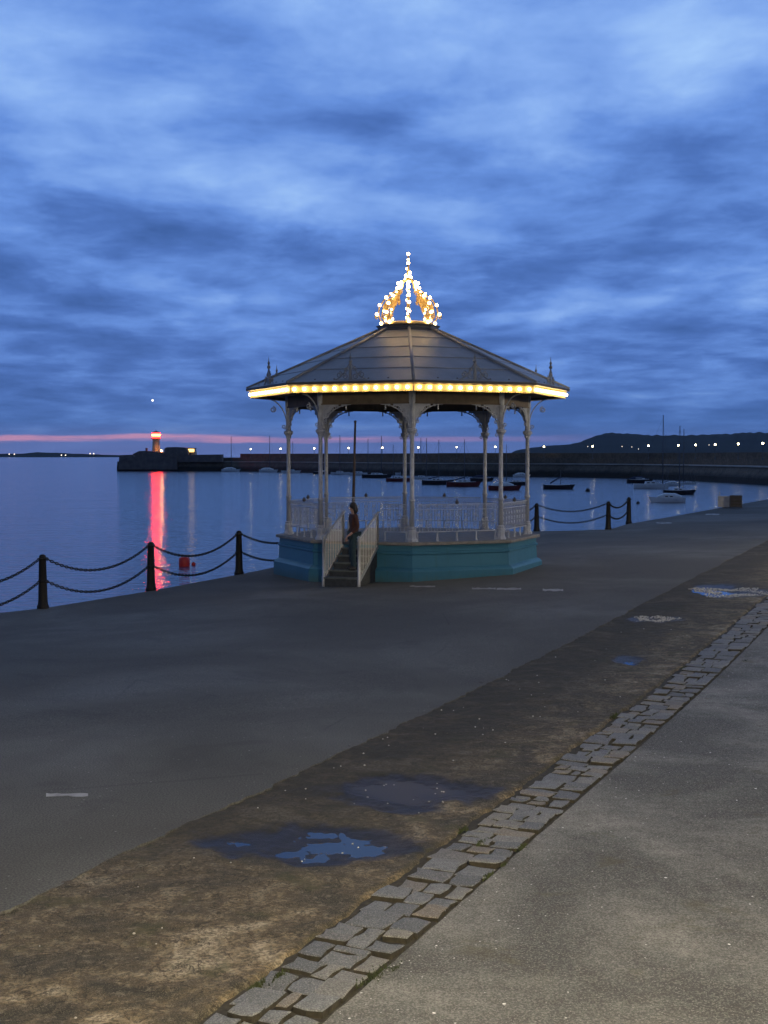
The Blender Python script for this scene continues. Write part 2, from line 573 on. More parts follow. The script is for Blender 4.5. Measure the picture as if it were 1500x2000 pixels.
def f_lead(k, b, tc, geo):
    p = geo.outputs['Position']
    n = k.noise(p, 1.6, 5, 0.65)
    rnd = k.n('ShaderNodeObjectInfo').outputs['Random']
    c = k.ramp(n, [(0.3, (0.105, 0.118, 0.142)), (0.7, (0.175, 0.192, 0.225))])
    c = k.mix(k.m('MULTIPLY', rnd, 0.3), c, (0.15, 0.148, 0.155))
    c = k.mix(k.m('MULTIPLY', k.smooth(k.noise(p, 9, 5, 0.7), 0.6, 0.75), 0.4), c, (0.34, 0.33, 0.32))
    k.set(b.inputs['Base Color'], c)
    b.inputs['Roughness'].default_value = 0.46
    bn = k.n('ShaderNodeBump', i_Strength=0.2, i_Distance=0.01, i_Height=k.noise(p, 8, 4, 0.6))
    k.set(b.inputs['Normal'], bn.outputs[0])


def f_stone(k, b, tc, geo):
    p = geo.outputs['Position']
    sep = k.n('ShaderNodeSeparateXYZ', i_0=p)
    n = k.noise(p, 0.35, 5, 0.65)
    c = k.ramp(n, [(0.3, (0.085, 0.068, 0.050)), (0.7, (0.16, 0.13, 0.095))])
    c = k.mix(k.m('MULTIPLY', k.smooth(k.noise(p, 1.6, 4, 0.7), 0.55, 0.42), 0.5), c, (0.05, 0.04, 0.03))
    weed = k.smooth(k.m('ADD', sep.outputs[2], k.m('MULTIPLY', n, 1.2)), -0.2, -1.4)
    c = k.mix(weed, c, (0.018, 0.017, 0.014))
    k.set(b.inputs['Base Color'], c)
    b.inputs['Roughness'].default_value = 0.9
    bn = k.n('ShaderNodeBump', i_Strength=1.0, i_Distance=0.25, i_Height=k.noise(p, 0.9, 4, 0.7))
    k.set(b.inputs['Normal'], bn.outputs[0])


M = dict(
    asphalt=mat('asphalt', fn=f_asphalt), rough=mat('weathered_concrete', fn=f_rough), concrete=mat('pebbled_concrete', fn=f_concrete),
    sett=mat('granite_sett', fn=f_sett), water=mat('sea_water', fn=f_water), puddle=mat('puddle_water', fn=f_puddle), ruffled=mat('ruffled_water', fn=f_ruffled),
    teal=mat('teal_paint', fn=f_teal), lead=mat('lead_sheet', fn=f_lead), stone=mat('pier_stone', fn=f_stone),
    soil=mat('joint_soil', (0.036, 0.031, 0.020), 0.95, var=0.5, vscale=20, bump=0.8, bscale=60),
    cream=mat('cream_ironwork_paint', (0.315, 0.335, 0.39), 0.5, var=0.22, vscale=9, bump=0.3, bscale=60),
    fascia=mat('fascia_paint', (0.74, 0.58, 0.26), 0.5, var=0.1, vscale=6),
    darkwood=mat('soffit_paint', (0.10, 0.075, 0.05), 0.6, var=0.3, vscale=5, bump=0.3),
    hip=mat('dark_lead_roll', (0.055, 0.052, 0.056), 0.5, var=0.3, vscale=7),
    deck=mat('deck_stone', (0.17, 0.16, 0.145), 0.75, var=0.3, vscale=6, bump=0.4, bscale=30),
    gold=mat('gilt_ironwork', (0.62, 0.42, 0.16), 0.45, metal=0.2, var=0.2, vscale=14),
    step=mat('dark_steps', (0.035, 0.038, 0.04), 0.8, var=0.4, vscale=9, bump=0.4),
    tread=mat('worn_treads', (0.105, 0.115, 0.105), 0.7, var=0.35, vscale=9, bump=0.3),
    galv=mat('grey_handrail', (0.42, 0.42, 0.42), 0.4, metal=0.5, var=0.15, vscale=12),
    black=mat('black_iron', (0.009, 0.009, 0.010), 0.6, spec=0.25, var=0.4, vscale=16, bump=0.4, bscale=50),
    quay=mat('quay_stone', (0.11, 0.10, 0.085), 0.9, var=0.4, vscale=1.5, bump=0.8, bscale=8),
    ledge=mat('pale_coping', (0.34, 0.31, 0.27), 0.9, var=0.3, vscale=0.3),
    pale_mark=mat('pale_patch_grey', (0.30, 0.29, 0.27), 0.7, var=0.35, vscale=6, bump=0.3),
    pebble=mat('pale_pebble', (0.50, 0.46, 0.38), 0.6, var=0.3, vscale=20),
    moss=mat('moss', (0.040, 0.052, 0.016), 0.9, var=0.4, vscale=20),
    hill=mat('far_hill', (0.030, 0.036, 0.030), 1.0, var=0.4, vscale=0.004, spec=0.0),
    hull_white=mat('white_hull', (0.80, 0.80, 0.78), 0.35, var=0.1, vscale=2),
    hull_red=mat('dark_red_hull', (0.16, 0.022, 0.020), 0.4, var=0.2, vscale=2),
    hull_dark=mat('navy_hull', (0.014, 0.014, 0.022), 0.4, var=0.2, vscale=2),
    boat_deck=mat('boat_deck', (0.50, 0.48, 0.44), 0.6, var=0.15, vscale=3),
    canvas=mat('blue_canvas', (0.020, 0.030, 0.070), 0.9, var=0.2, vscale=5),
    wood=mat('weathered_pole', (0.055, 0.040, 0.032), 0.8, var=0.4, vscale=6, bump=0.5),
    mast=mat('mast_alloy', (0.10, 0.10, 0.11), 0.5, var=0.2, vscale=2),
    buoy=mat('red_buoy', (0.62, 0.03, 0.02), 0.45, var=0.15, vscale=3),
    dark_buoy=mat('dark_buoy', (0.02, 0.02, 0.025), 0.5, var=0.2, vscale=3),
    pale_box=mat('pale_plastic', (0.36, 0.35, 0.35), 0.6, var=0.2, vscale=5),
    dark_box=mat('dark_crate', (0.035, 0.031, 0.03), 0.7, var=0.3, vscale=5),
    tower=mat('tower_render', (0.55, 0.40, 0.25), 0.7, var=0.15, vscale=1),
    fort=mat('fort_stone', (0.15, 0.125, 0.115), 0.9, var=0.3, vscale=0.5),
    lamp_iron=mat('lamp_post_paint', (0.09, 0.10, 0.10), 0.5, var=0.2, vscale=8),
    skin=mat('skin', (0.42, 0.24, 0.17), 0.55, var=0.08, vscale=10),
    hair=mat('dark_hair', (0.012, 0.009, 0.008), 0.6, var=0.3, vscale=60),
    jacket=mat('rust_jacket', (0.055, 0.018, 0.012), 0.85, var=0.25, vscale=14, bump=0.4),
    jeans=mat('teal_jeans', (0.022, 0.045, 0.055), 0.9, var=0.25, vscale=20, bump=0.3),
    shoe=mat('dark_shoe', (0.02, 0.02, 0.02), 0.6, var=0.2, vscale=20),
    bulb=emit('lit_bulb', (1.0, 0.66, 0.24), 30.0),
    far_lamp=emit('pier_lamp_light', (1.0, 0.82, 0.46), 34.0),
    beacon=emit('red_beacon_light', (1.0, 0.0030, 0.0026), 95.0),
    lens=emit('beacon_lens_light', (1.0, 0.055, 0.008), 120.0),
    wall_glow=emit('yellow_wall_glow', (1.0, 0.62, 0.18), 3.5),
    flood=emit('tower_floodlight', (1.0, 0.42, 0.09), 260.0),
    town=emit('town_light', (1.0, 0.85, 0.7), 2.2),
    star=emit('star_light', (1.0, 0.95, 0.85), 3.0),
)

# ------------------------------------------------------------------ sea and far land
mb = MB()
prof = [(-2500, 0)]
S, SY = 9000, 11000
mb.add([(-S, -200, WATER_Z), (S, -200, WATER_Z), (S, SY, WATER_Z), (-S, SY, WATER_Z)], [(0, 1, 2, 3)])
tag(mb.build('sea', M['water']), kind='structure')
mb = MB()
mb.add([(-S, -200, WATER_Z - 9), (S, -200, WATER_Z - 9), (S, SY, WATER_Z - 9), (-S, SY, WATER_Z - 9)], [(0, 1, 2, 3)])
tag(mb.build('sea_bed', M['soil']), kind='structure')


def ridge(name, pts, Y, depth, rows=7):
    """a hill whose skyline follows pts (photo pixels) at distance Y"""
    xs = []
    for (x0, y0), (x1, y1) in zip(pts, pts[1:]):
        for i in range(8):
            t = i / 8
            s = t * t * (3 - 2 * t) * 0.4 + t * 0.6
            xs.append((x0 + (x1 - x0) * t, y0 + (y1 - y0) * s))
    xs.append(pts[-1])
    m = MB()
    n = len(xs)
    vs = []
    for r in range(rows):
        t = r / (rows - 1)
        hgt = math.sin(min(t / 0.6, 1) * math.pi / 2) if t <= 0.6 else math.cos((t - 0.6) / 0.4 * math.pi / 2)
        yy = Y + (t - 0.6) * depth
        for i, (px_, py_) in enumerate(xs):
            p = at_depth(px_, py_, Y)
            z = max(p.z - WATER_Z, 0.5)
            j = noise.noise(Vector((px_ * 0.09, r * 1.7, Y * 0.001))) * 0.06 if 0 < r < rows - 1 else 0
            f = noise.noise(Vector((px_ * 0.5, 3.1, 0))) * 2.2 if py_ < 889 and r == int(0.6 * (rows - 1) + 0.5) else 0
            vs.append((p.x * yy / Y, yy, WATER_Z - 1 + (z + 1) * max(0, hgt) * (1 + j) + f))
    fs = [(r * n + i, r * n + i + 1, (r + 1) * n + i + 1, (r + 1) * n + i) for r in range(rows - 1) for i in range(n - 1)]
    m.add(vs, fs)
    return tag(m.build(name, M['hill'], smooth=True), kind='structure')


ridge('hill', [(985, 891), (1010, 879), (1040, 874), (1075, 870), (1110, 868), (1135, 863), (1152, 855), (1175, 848), (1195, 845.5),
               (1225, 847), (1260, 849.5), (1290, 850.5), (1330, 850), (1370, 849), (1410, 848), (1440, 846.5), (1470, 844.5), (1510, 845),
               (1600, 842), (1750, 851), (1950, 868), (2200, 889)], 7000, 2600)
ridge('far_coast', [(-500, 889), (-250, 885), (-100, 887), (0, 886), (40, 886), (75, 883), (100, 884), (150, 886), (205, 888), (250, 889.5), (300, 891)], 6500, 1500)
for px_, py_ in ((18, 887), (28, 887), (120, 889), (128, 889), (176, 886), (183, 886)):
    tag(MB().ball(at_depth(px_, py_, 5300), 2.6, 8, 5).build('coast_light', M['town']),
        'tiny white house light on the distant low coast', 'light', 'lights on the distant coast')
for px_, py_ in ((1148, 872), (1215, 872), (1234, 873), (1247, 877), (1385, 869)):
    tag(MB().ball(at_depth(px_, py_, 5300), 1.6, 8, 5).build('hillside_light', M['town']),
        'tiny house light low on the dark hillside', 'light', 'lights on the dark hillside')
tag(MB().ball(at_depth(298, 782, 9000), 7.0, 8, 5).build('evening_star', M['star']),
    'single bright point of light in the sky above the lighthouse', 'star')

# ------------------------------------------------------------------ far pier
PIER_PX = [(228, 920), (330, 920), (433, 920), (560, 922), (700, 925.5), (800, 928), (900, 929.5), (1000, 930.5), (1100, 931.5),
           (1250, 934.5), (1330, 937.5), (1400, 941), (1500, 947), (1650, 958), (1900, 980)]
line = []
for (a, b) in zip(PIER_PX, PIER_PX[1:]):
    for i in range(6):
        t = i / 6
        line.append(on_water(a[0] + (b[0] - a[0]) * t, a[1] + (b[1] - a[1]) * t))
line.append(on_water(*PIER_PX[-1]))
nrm = []
for i in range(len(line)):
    d = line[min(i + 1, len(line) - 1)] - line[max(i - 1, 0)]
    nrm.append(Vector((-d.y, d.x, 0)).normalized())


def pier_at(px_):
    """index (float) of the far pier polyline under photo column px_"""
    best = min(range(len(line) - 1), key=lambda i: abs(750 + F * (line[i].x + line[i + 1].x) / (line[i].y + line[i + 1].y) - px_))
    a, b = line[best], line[best + 1]
    pa, pb = 750 + F * a.x / a.y, 750 + F * b.x / b.y
    t = (px_ - pa) / (pb - pa)
    return a.lerp(b, t), nrm[best]


def strip(prof, i0=0, i1=None, jag=0.0):
    m = MB()
    i1 = i1 if i1 is not None else len(line)
    idx = list(range(i0, i1))
    n = len(prof)
    vs = []
    for q, i in enumerate(idx):
        for a, z in prof:
            j = noise.noise(Vector((i * 1.3, a * 0.4, z))) * jag
            p = line[i] + nrm[i] * (a + j)
            vs.append((p.x, p.y, z + j * 0.3))
    fs = [(q * n + j, (q + 1) * n + j, (q + 1) * n + j + 1, q * n + j + 1) for q in range(len(idx) - 1) for j in range(n - 1)]
    fs += [tuple(range(n)), tuple((len(idx) - 1) * n + j for j in range(n - 1, -1, -1))]
    m.add(vs, fs)
    return m


pier = thing('stone_pier', 'long dark stone harbour pier carrying the lighthouse and a row of lamps', 'pier')
strip([(0, -6), (0.2, -2.0), (1.4, 0.45), (7.2, 0.45), (7.2, -6)], jag=0.25).build('sloping_base', M['stone'], pier)
strip([(1.1, 0.452), (1.1, 0.72), (6.9, 0.72), (6.9, 0.452)]).build('walkway', M['ledge'], pier)
strip([(6.9, -1), (6.9, 2.35), (7.6, 2.35), (7.6, 2.2), (12.2, 2.2), (12.2, -1)], jag=0.05).build('retaining_wall', M['stone'], pier)
cuts = [12, 20, 30, 42, 60, len(line)]
for a, b in zip(cuts, cuts[1:]):
    h = 3.95 + 0.12 * random.random()
    strip([(12.0, 1.5), (12.0, h), (13.2, h), (13.2, 1.5)], a, min(b + 1, len(line)), jag=0.06).build('parapet_wall', M['stone'], pier)
# gun battery on the pier head
def block(name, outline, Y0, Y1, mt, parent):
    m = MB()
    n = len(outline)
    P = [at_depth(x, y, Y0) for x, y in outline]
    vs = [(p.x, Y0, p.z) for p in P] + [(p.x, Y1, p.z) for p in P]
    m.add(vs, [tuple(range(n)), tuple(range(2 * n - 1, n - 1, -1))] + [(i, n + i, n + (i + 1) % n, (i + 1) % n) for i in range(n)])
    return m.build(name, mt, parent)


batt = thing('gun_battery', 'low dark stone fort around the foot of the lighthouse on the pier head', 'fort')
block('outer_wall', [(231, 917), (233, 889), (258, 888), (262, 892), (345, 892), (345, 917)], 562, 574, M['fort'], batt)
block('rampart', [(256, 895), (259, 887), (271, 881), (284, 880.5), (318, 884), (346, 886), (346, 895)], 566, 590, M['fort'], batt)
block('barrack', [(319, 900), (321, 876), (326, 873.5), (344, 873), (362, 874.5), (366, 880), (368, 900)], 564, 585, M['fort'], batt)
block('chimney', [(284, 882), (284, 875), (287, 875), (287, 882)], 575, 577, M['fort'], batt)
block('flat_parapet', [(345, 902), (345, 891), (368, 889), (392, 888), (433, 887.5), (433, 902)], 563.2, 570, M['fort'], batt)
lh = thing('lighthouse', 'small round lighthouse with glowing red lantern at the pier head', 'lighthouse')
LC = at_depth(305, 884, 580)
s_ = 580 / F
def zpx(y, Y=580):
    return at_depth(305, y, Y).z
MB().lathe([(2.0, zpx(888)), (1.75, zpx(880)), (1.5, zpx(858))], 20, (LC.x, 580, 0)).build('tower', M['tower'], lh, True)
MB().lathe([(1.5, zpx(858)), (2.2, zpx(856.5)), (2.2, zpx(855.6)), (1.2, zpx(855.4))], 20, (LC.x, 580, 0)).build('gallery', M['tower'], lh)
MB().lathe([(1.5, zpx(855.3)), (1.85, zpx(854)), (1.85, zpx(851.6))], 20, (LC.x, 580, 0)).build('lantern_glass', M['beacon'], lh, True)
MB().lathe([(1.80, zpx(851.5)), (1.80, zpx(848.2))], 20, (LC.x, 580, 0)).build('lens', M['lens'], lh, True)
MB().lathe([(1.85, zpx(848.1)), (1.85, zpx(846)), (1.4, zpx(845.2))], 20, (LC.x, 580, 0)).build('lantern_glass', M['beacon'], lh, True)
MB().lathe([(1.8, zpx(845.1)), (1.3, zpx(843.4)), (0.3, zpx(842.2)), (0.08, zpx(840))], 20, (LC.x, 580, 0)).build('cupola', M['fort'], lh, True)
f1 = at_depth(315.5, 880.5, 575)
MB().ball(f1, 0.28, 8, 5).build('floodlight', M['flood'], lh)
hut = thing('watch_hut', 'small hut with a glowing yellow panel for its lamplit wall beside the dark fort', 'hut')
hm = MB()
block('wall', [(367, 892), (367, 876), (380, 876), (382, 892)], 569, 574, M['tower'], hut)
block('roof', [(366, 876), (366.5, 874.8), (380, 874.8), (380.5, 876)], 568.6, 574.4, M['fort'], hut)
block('glow_panel', [(367.6, 882.5), (367.6, 877), (379, 877), (379, 882.5)], 568.8, 568.97, M['wall_glow'], hut)  # emissive panel standing in for a wall lit by a lamp
block('door', [(370, 892), (370, 884), (373, 884), (373, 892)], 568.85, 568.98, M['fort'], hut)

# lamps on the far pier
gl = MB().ball((0, 0, 0), 0.21, 10, 6).mesh('lamp_globe', M['far_lamp'], True)
pm = MB().lathe([(0.16, -3.75), (0.14, -3.3), (0.07, -3.1), (0.06, -0.42), (0.14, -0.36), (0.14, -0.3)], 8).mesh('post', M['lamp_iron'])
cm = MB().lathe([(0.36, 0.20), (0.22, 0.40), (0.04, 0.50)], 10).mesh('lamp_cap', M['lamp_iron'])
for px_ in (490, 548, 614, 681, 747, 817, 892, 967, 1062, 1157, 1266, 1324, 1358, 1396, 1441, 1489):
    p, nn = pier_at(px_)
    q = p + nn * 10.7
    q.x = (px_ - 750) / F * q.y
    t = thing('pier_lamp', 'lit white lamp on a thin post along the far stone pier', 'lamp', (q.x, q.y, 5.95), 0, 'lamps along the far pier')
    link('globe', gl, t)
    link('post', pm, t)
    link('cap', cm, t)

# ------------------------------------------------------------------ the quay underfoot
EDGE = [(-60, 17.6), (-10, 17.7)]
for px_, py_ in ((0, 1197), (84, 1188), (295, 1154), (467, 1122), (540, 1107)):
    EDGE.append(uv_of(on_ground(px_, py_)))
last = EDGE[-1]
for px_, py_ in ((1038, 1038), (1120, 1037), (1190, 1034), (1228, 1023), (1300, 1011), (1400, 993), (1500, 975)):
    u_, v_ = uv_of(on_ground(px_, py_))
    u_ = max(u_, EDGE[-1][0] + 0.35)
    EDGE.append((u_, v_))
EDGE.append((150, EDGE[-1][1] - 6.0))
CONC_V, SETT_V0, SETT_V1, ROUGH_V = 3.26, 3.285, 3.87, 6.1


def edge_v(u):
    for (a, va), (b, vb) in zip(EDGE, EDGE[1:]):
        if a <= u <= b:
            return va + (vb - va) * (u - a) / (b - a)
    return EDGE[-1][1]


us = sorted(set([-60 + i * 2 for i in range(16)] + [-28 + i * 0.5 for i in range(64)] + [4 + i * 0.07 for i in range(330)] + [27.1 + i * 0.5 for i in range(70)] + [62 + 2.2 * i for i in range(40)] + [e[0] for e in EDGE]))
us = [u for u in us if -60 <= u <= 149]
NV = 22
mb = MB()
vs = []
for u in us:
    ev = edge_v(u)
    v0 = ROUGH_V + 0.05 * noise.noise(Vector((u * 1.7, 0, 0))) + 0.045 * noise.noise(Vector((u * 7.3, 2, 0))) + 0.05 * noise.noise(Vector((u * 0.5, 5, 0)))
    for j in range(NV + 1):
        vs.append(guv(u, v0 + (ev - v0) * j / NV))
n = NV + 1
fs = [(i * n + j, (i + 1) * n + j, (i + 1) * n + j + 1, i * n + j + 1) for i in range(len(us) - 1) for j in range(NV)]
o = len(vs)
for i, u in enumerate(us):          # a thin lip along the rough strip
    p = vs[i * n]
    vs.append(Vector((p.x, p.y, p.z - 0.10)))
fs += [(o + i, o + i + 1, (i + 1) * n, i * n) for i in range(len(us) - 1)]
mb.add(vs, fs)
tag(mb.build('asphalt_promenade', M['asphalt']), kind='structure')
mb = MB()
vs = []
for u in us:
    p = guv(u, edge_v(u))
    for dz, dv in ((0.0, 0.0), (-0.05, 0.03), (-0.4, 0.03), (-0.4, 0.0), (-9.2 , 0.6)):
        q = p + V * dv
        vs.append((q.x, q.y, p.z + dz))
fs = [(i * 5 + j, (i + 1) * 5 + j, (i + 1) * 5 + j + 1, i * 5 + j + 1) for i in range(len(us) - 1) for j in range(4)]
mb.add(vs, fs)
tag(mb.build('quay_wall', M['quay']), kind='structure')

# bed under the setts and the rough strip
mb = MB()
vs = []
for u in us:
    for v in (SETT_V0 - 0.3, 4.2, ROUGH_V + 0.3):
        p = guv(u, v)
        vs.append((p.x, p.y, p.z - 0.034))
mb.add(vs, [(i * 3 + j, (i + 1) * 3 + j, (i + 1) * 3 + j + 1, i * 3 + j + 1) for i in range(len(us) - 1) for j in range(2)])
tag(mb.build('paving_bed', M['soil']), kind='structure')

# concrete walkway in long slabs
walk = tag(bpy.data.objects.new('concrete_walkway', None), kind='structure')
COL.objects.link(walk)
for u0, u1 in ((-60, -2.0), (-2.0, 16.95), (16.95, 28), (28, 40), (40, 55), (55, 70), (70, 90)):
    mb = MB()
    a0, a1 = u0 + 0.007, u1 - 0.007
    N = max(2, int((a1 - a0) / (0.12 if u0 == -2.0 or u0 == 16.95 else 1.0)))
    vs = []
    for i in range(N + 1):
        u = a0 + (a1 - a0) * i / N
        e = CONC_V + 0.012 * noise.noise(Vector((u * 5, 2, 0))) - 0.02 * max(0, noise.noise(Vector((u * 2.1, 9, 0))) - 0.25)
        for v, dz in ((e + 0.012, -0.06), (e + 0.006, -0.012), (e - 0.006, -0.001), (2.2, 0.002), (-1.0, 0.004), (-8.0, 0.01), (-8.0, -0.06)):
            p = guv(u, v)
            vs.append((p.x, p.y, p.z + dz + 0.004))
    fs = [(i * 7 + j, i * 7 + j + 1, (i + 1) * 7 + j + 1, (i + 1) * 7 + j) for i in range(N) for j in range(6)]
    fs += [tuple(range(6, -1, -1)), tuple(N * 7 + j for j in range(7))]
    mb.add(vs, fs)
    mb.build('concrete_slab', M['concrete'], walk)

# the rough weathered strip with hollows where rain stands
PUD = []
for cx, cy, hw, hh, dep in ((600, 1645, 190, 36, 0.030), (800, 1545, 150, 30, 0.031), (1228, 1288, 30, 8, 0.028), (1430, 1155, 85, 13, 0.024), (1278, 1209, 55, 6, 0.006)):
    c = on_ground(cx, cy)
    a = abs(on_ground(cx + hw, cy).x - c.x)
    b = abs(on_ground(cx, cy - hh).y - on_ground(cx, cy + hh).y) / 2
    PUD.append((c.x, c.y, a, b, dep))


def hollow(x, y):
    d = -9
    dep = 0
    for cx, cy, a, b, de in PUD:
        q = 1 - ((x - cx) / a) ** 2 - ((y - cy) / b) ** 2
        if q > -1.5:
            nx, ny = x / a, y / max(b, 0.4 * a)
            q += 0.85 * noise.noise(Vector((nx * 1.8, ny * 1.2, cx))) + 0.45 * noise.noise(Vector((nx * 4.6, ny * 3, cx))) + 0.2 * noise.noise(Vector((nx * 12, ny * 8, cx)))
        if q > d:
            d = q
        if q > -0.3:
            t = min(max((q + 0.3) / 1.3, 0), 1)
            dep = max(dep, de * t ** 0.8)
    return d, dep


mb = MB()
vs, wet = [], []
ru = []
u = 3.5
while u < 60:
    ru.append(u)
    u += 0.025 if u < 17 else (0.06 if u < 30 else 0.4)
NR = 84
for u in ru:
    r0 = SETT_V1 + 0.035 + 0.05 * noise.noise(Vector((u * 1.9, 1, 0))) + 0.03 * noise.noise(Vector((u * 7, 4, 0)))
    r1 = ROUGH_V + 0.18
    for j in range(NR + 1):
        v = r0 + (r1 - r0) * j / NR
        p = guv(u, v)
        q = Vector((p.x, p.y, 0))
        hgt = 0.012 * noise.noise(q * 1.6) + 0.010 * noise.noise(q * 5.2 + Vector((3, 1, 0))) + 0.004 * noise.noise(q * 14) + 0.0025 * noise.noise(q * 33)
        d, dep = hollow(p.x, p.y)
        hgt -= dep
        if j == 0:
            hgt -= 0.06
        elif j == 1:
            hgt -= 0.010
        hgt -= 0.012 if v > ROUGH_V - 0.25 else 0.006
        vs.append((p.x, p.y, p.z + hgt))
        wet.append(min(max((d + 0.75) / 1.1, 0), 1))
n = NR + 1
mb.add(vs, [(i * n + j, (i + 1) * n + j, (i + 1) * n + j + 1, i * n + j + 1) for i in range(len(ru) - 1) for j in range(NR)])
ro = mb.build('rough_strip', M['rough'], smooth=True)
at = ro.data.attributes.new('wet', 'FLOAT', 'POINT')
at.data.foreach_set('value', wet)
tag(ro, kind='structure')
for (cx, cy, a, b, dep), lv in zip(PUD[:4], (0.0300, 0.0300, 0.0300, 0.0300)):
    mb = MB()
    N = 40
    z = g(cx, cy) - lv
    mb.add([(cx, cy, z)] + [(cx + a * 0.97 * math.cos(6.28319 * i / N), cy + b * 0.97 * math.sin(6.28319 * i / N), z) for i in range(N)],
           [(0, i + 1, (i + 1) % N + 1) for i in range(N)])
    tag(mb.build('puddle', M['ruffled'] if abs(dep - 0.031) < 1e-6 else M['puddle']), kind='structure')

# granite setts, each stone its own piece
setts = tag(bpy.data.objects.new('sett_paving', None), kind='structure')
COL.objects.link(setts)
rs = random.Random(11)


def sett(u0, u1, v0, v1):
    j = lambda s: rs.uniform(-s, s)
    cu, cv = (u0 + u1) / 2, (v0 + v1) / 2
    ring = [(u0, v0), (cu, v0), (u1, v0), (u1, cv), (u1, v1), (cu, v1), (u0, v1), (u0, cv)]
    ring = [(a + j(0.02), b + j(0.017)) for a, b in ring]
    dz, tu, tv = j(0.011), j(0.05), j(0.05)
    m = MB()
    vs = []
    for ins, z in ((0.0, -0.06), (0.0, -0.008), (0.007, -0.002), (0.022, 0.0)):
        for a, b in ring:
            k = ins / max(math.hypot(a - cu, b - cv), 0.03)
            a2, b2 = a + (cu - a) * k, b + (cv - b) * k
            p = guv(a2, b2)
            zz = z + (dz + tu * (a2 - cu) + tv * (b2 - cv) if z > -0.05 else 0)
            vs.append((p.x, p.y, p.z + zz))
    p = guv(cu, cv)
    vs.append((p.x, p.y, p.z + dz + 0.003))
    fs = [(r * 8 + i, r * 8 + (i + 1) % 8, (r + 1) * 8 + (i + 1) % 8, (r + 1) * 8 + i) for r in range(3) for i in range(8)]
    fs += [(24 + i, 24 + (i + 1) % 8, 32) for i in range(8)]
    m.add(vs, fs)
    m.mi = [1] * 8 + [0] * 24
    m.build('sett', [M['sett'], M['soil']], setts, smooth=False)


u = 4.6
while u < 31:
    # one course: usually two or three stones of uneven width side by side, some of them split lengthways
    L = rs.uniform(0.17, 0.33) * (1 if u < 18 else 1.3)
    e0 = SETT_V0 + 0.008 + rs.uniform(0, 0.012)
    e1 = SETT_V1 + rs.uniform(-0.05, 0.035)
    k = rs.choice((2, 3, 3, 3)) if L < 0.28 else rs.choice((2, 2, 3))
    cutv = [e0] + sorted(e0 + (e1 - e0) * ((i + 1) / k + rs.uniform(-0.09, 0.09)) for i in range(k - 1)) + [e1]
    sh = rs.uniform(-0.05, 0.05)
    for i in range(k):
        gap = rs.uniform(0.005, 0.013) if rs.random() < 0.8 else rs.uniform(0.015, 0.024)
        a, b = cutv[i] + gap, cutv[i + 1] - gap
        s0, s1 = u + gap + sh * (i - 1), u + L - gap + sh * (i - 1)
        if L > 0.27 and rs.random() < 0.3:
            mid = s0 + (s1 - s0) * rs.uniform(0.35, 0.65)
            sett(s0, mid - 0.009, a, b)
            sett(mid + 0.009, s1, a, b)
        else:
            sett(s0, s1, a, b)
    u += L

# moss in the joints
mb = MB()
rm = random.Random(5)
for px_, py_, w, cnt in ((735, 1905, 0.16, 260), (770, 1893, 0.10, 120), (940, 1645, 0.09, 120), (1020, 1656, 0.10, 160), (985, 1690, 0.08, 100), (955, 1710, 0.07, 80),
                         (1335, 1305, 0.12, 120), (1200, 1398, 0.14, 120), (545, 1905, 0.08, 90), (500, 1925, 0.08, 90), (905, 1620, 0.10, 100), (1455, 1290, 0.12, 60)):
    c = on_ground(px_, py_)
    for _ in range(cnt):
        r_, th = abs(rm.gauss(0, w * 0.55)), rm.uniform(0, 6.283)
        x, y = c.x + U.x * r_ * math.cos(th) * 1.3 - U.y * r_ * 0.35 * math.sin(th), c.y + U.y * r_ * math.cos(th) * 1.3 + U.x * r_ * 0.35 * math.sin(th)
        h, ww, an = rm.uniform(0.012, 0.035), rm.uniform(0.004, 0.010), rm.uniform(0, 6.283)
        dx, dy = ww * math.cos(an), ww * math.sin(an)
        lx, ly = rm.uniform(-0.018, 0.018), rm.uniform(-0.018, 0.018)
        z = g(x, y) - 0.012
        mb.add([(x - dx, y - dy, z), (x + dx, y + dy, z), (x + lx, y + ly, z + h)], [(0, 1, 2)])
mo = mb.build('moss', M['moss'])
tag(mo, 'small green moss tufts growing in the joints of the stone setts', 'moss', kind='stuff')

# pale shingle around the far puddles and loose on the strip
mb = MB()
for (cx, cy, a, b, dep), cnt, rr in ((PUD[3], 900, 1.0), (PUD[4], 260, 1.0), (PUD[1], 14, 0.8), (PUD[0], 5, 0.9)):
    for _ in range(cnt):
        th = rm.uniform(0, 6.283)
        rad = rr * (rm.uniform(0.2, 1.05) ** 0.6 if cnt > 100 else rm.uniform(0.72, 1.05))
        rad *= 0.85 + 0.7 * noise.noise(Vector((math.cos(th) * 1.6, math.sin(th) * 1.6, cx)))
        x, y = cx + a * rad * math.cos(th), cy + b * rad * math.sin(th)
        d, dp = hollow(x, y)
        s = rm.uniform(0.008, 0.022) if cnt > 100 else rm.uniform(0.006, 0.011)
        z = g(x, y) - dp - 0.004 + s * 0.4
        mb.lathe([(0.001, -s * 0.6), (s, -s * 0.1), (s * 0.7, s * 0.4), (0.001, s * 0.6)], 5, (x, y, z), rm.uniform(0, 3), cap=False)
for _ in range(80):
    u, v = rm.uniform(5, 24), rm.uniform(4.1, 6.0)
    p = guv(u, v)
    if hollow(p.x, p.y)[0] > 0.1:
        continue
    s = rm.uniform(0.004, 0.012)
    mb.lathe([(0.001, -s * 0.6), (s, -s * 0.1), (s * 0.7, s * 0.4), (0.001, s * 0.6)], 5, (p.x, p.y, p.z + 0.001), rm.uniform(0, 3), cap=False)
tag(mb.build('shingle', M['pebble']), 'pale pebbles washed up around the puddles of the rough strip', 'pebbles', kind='stuff')

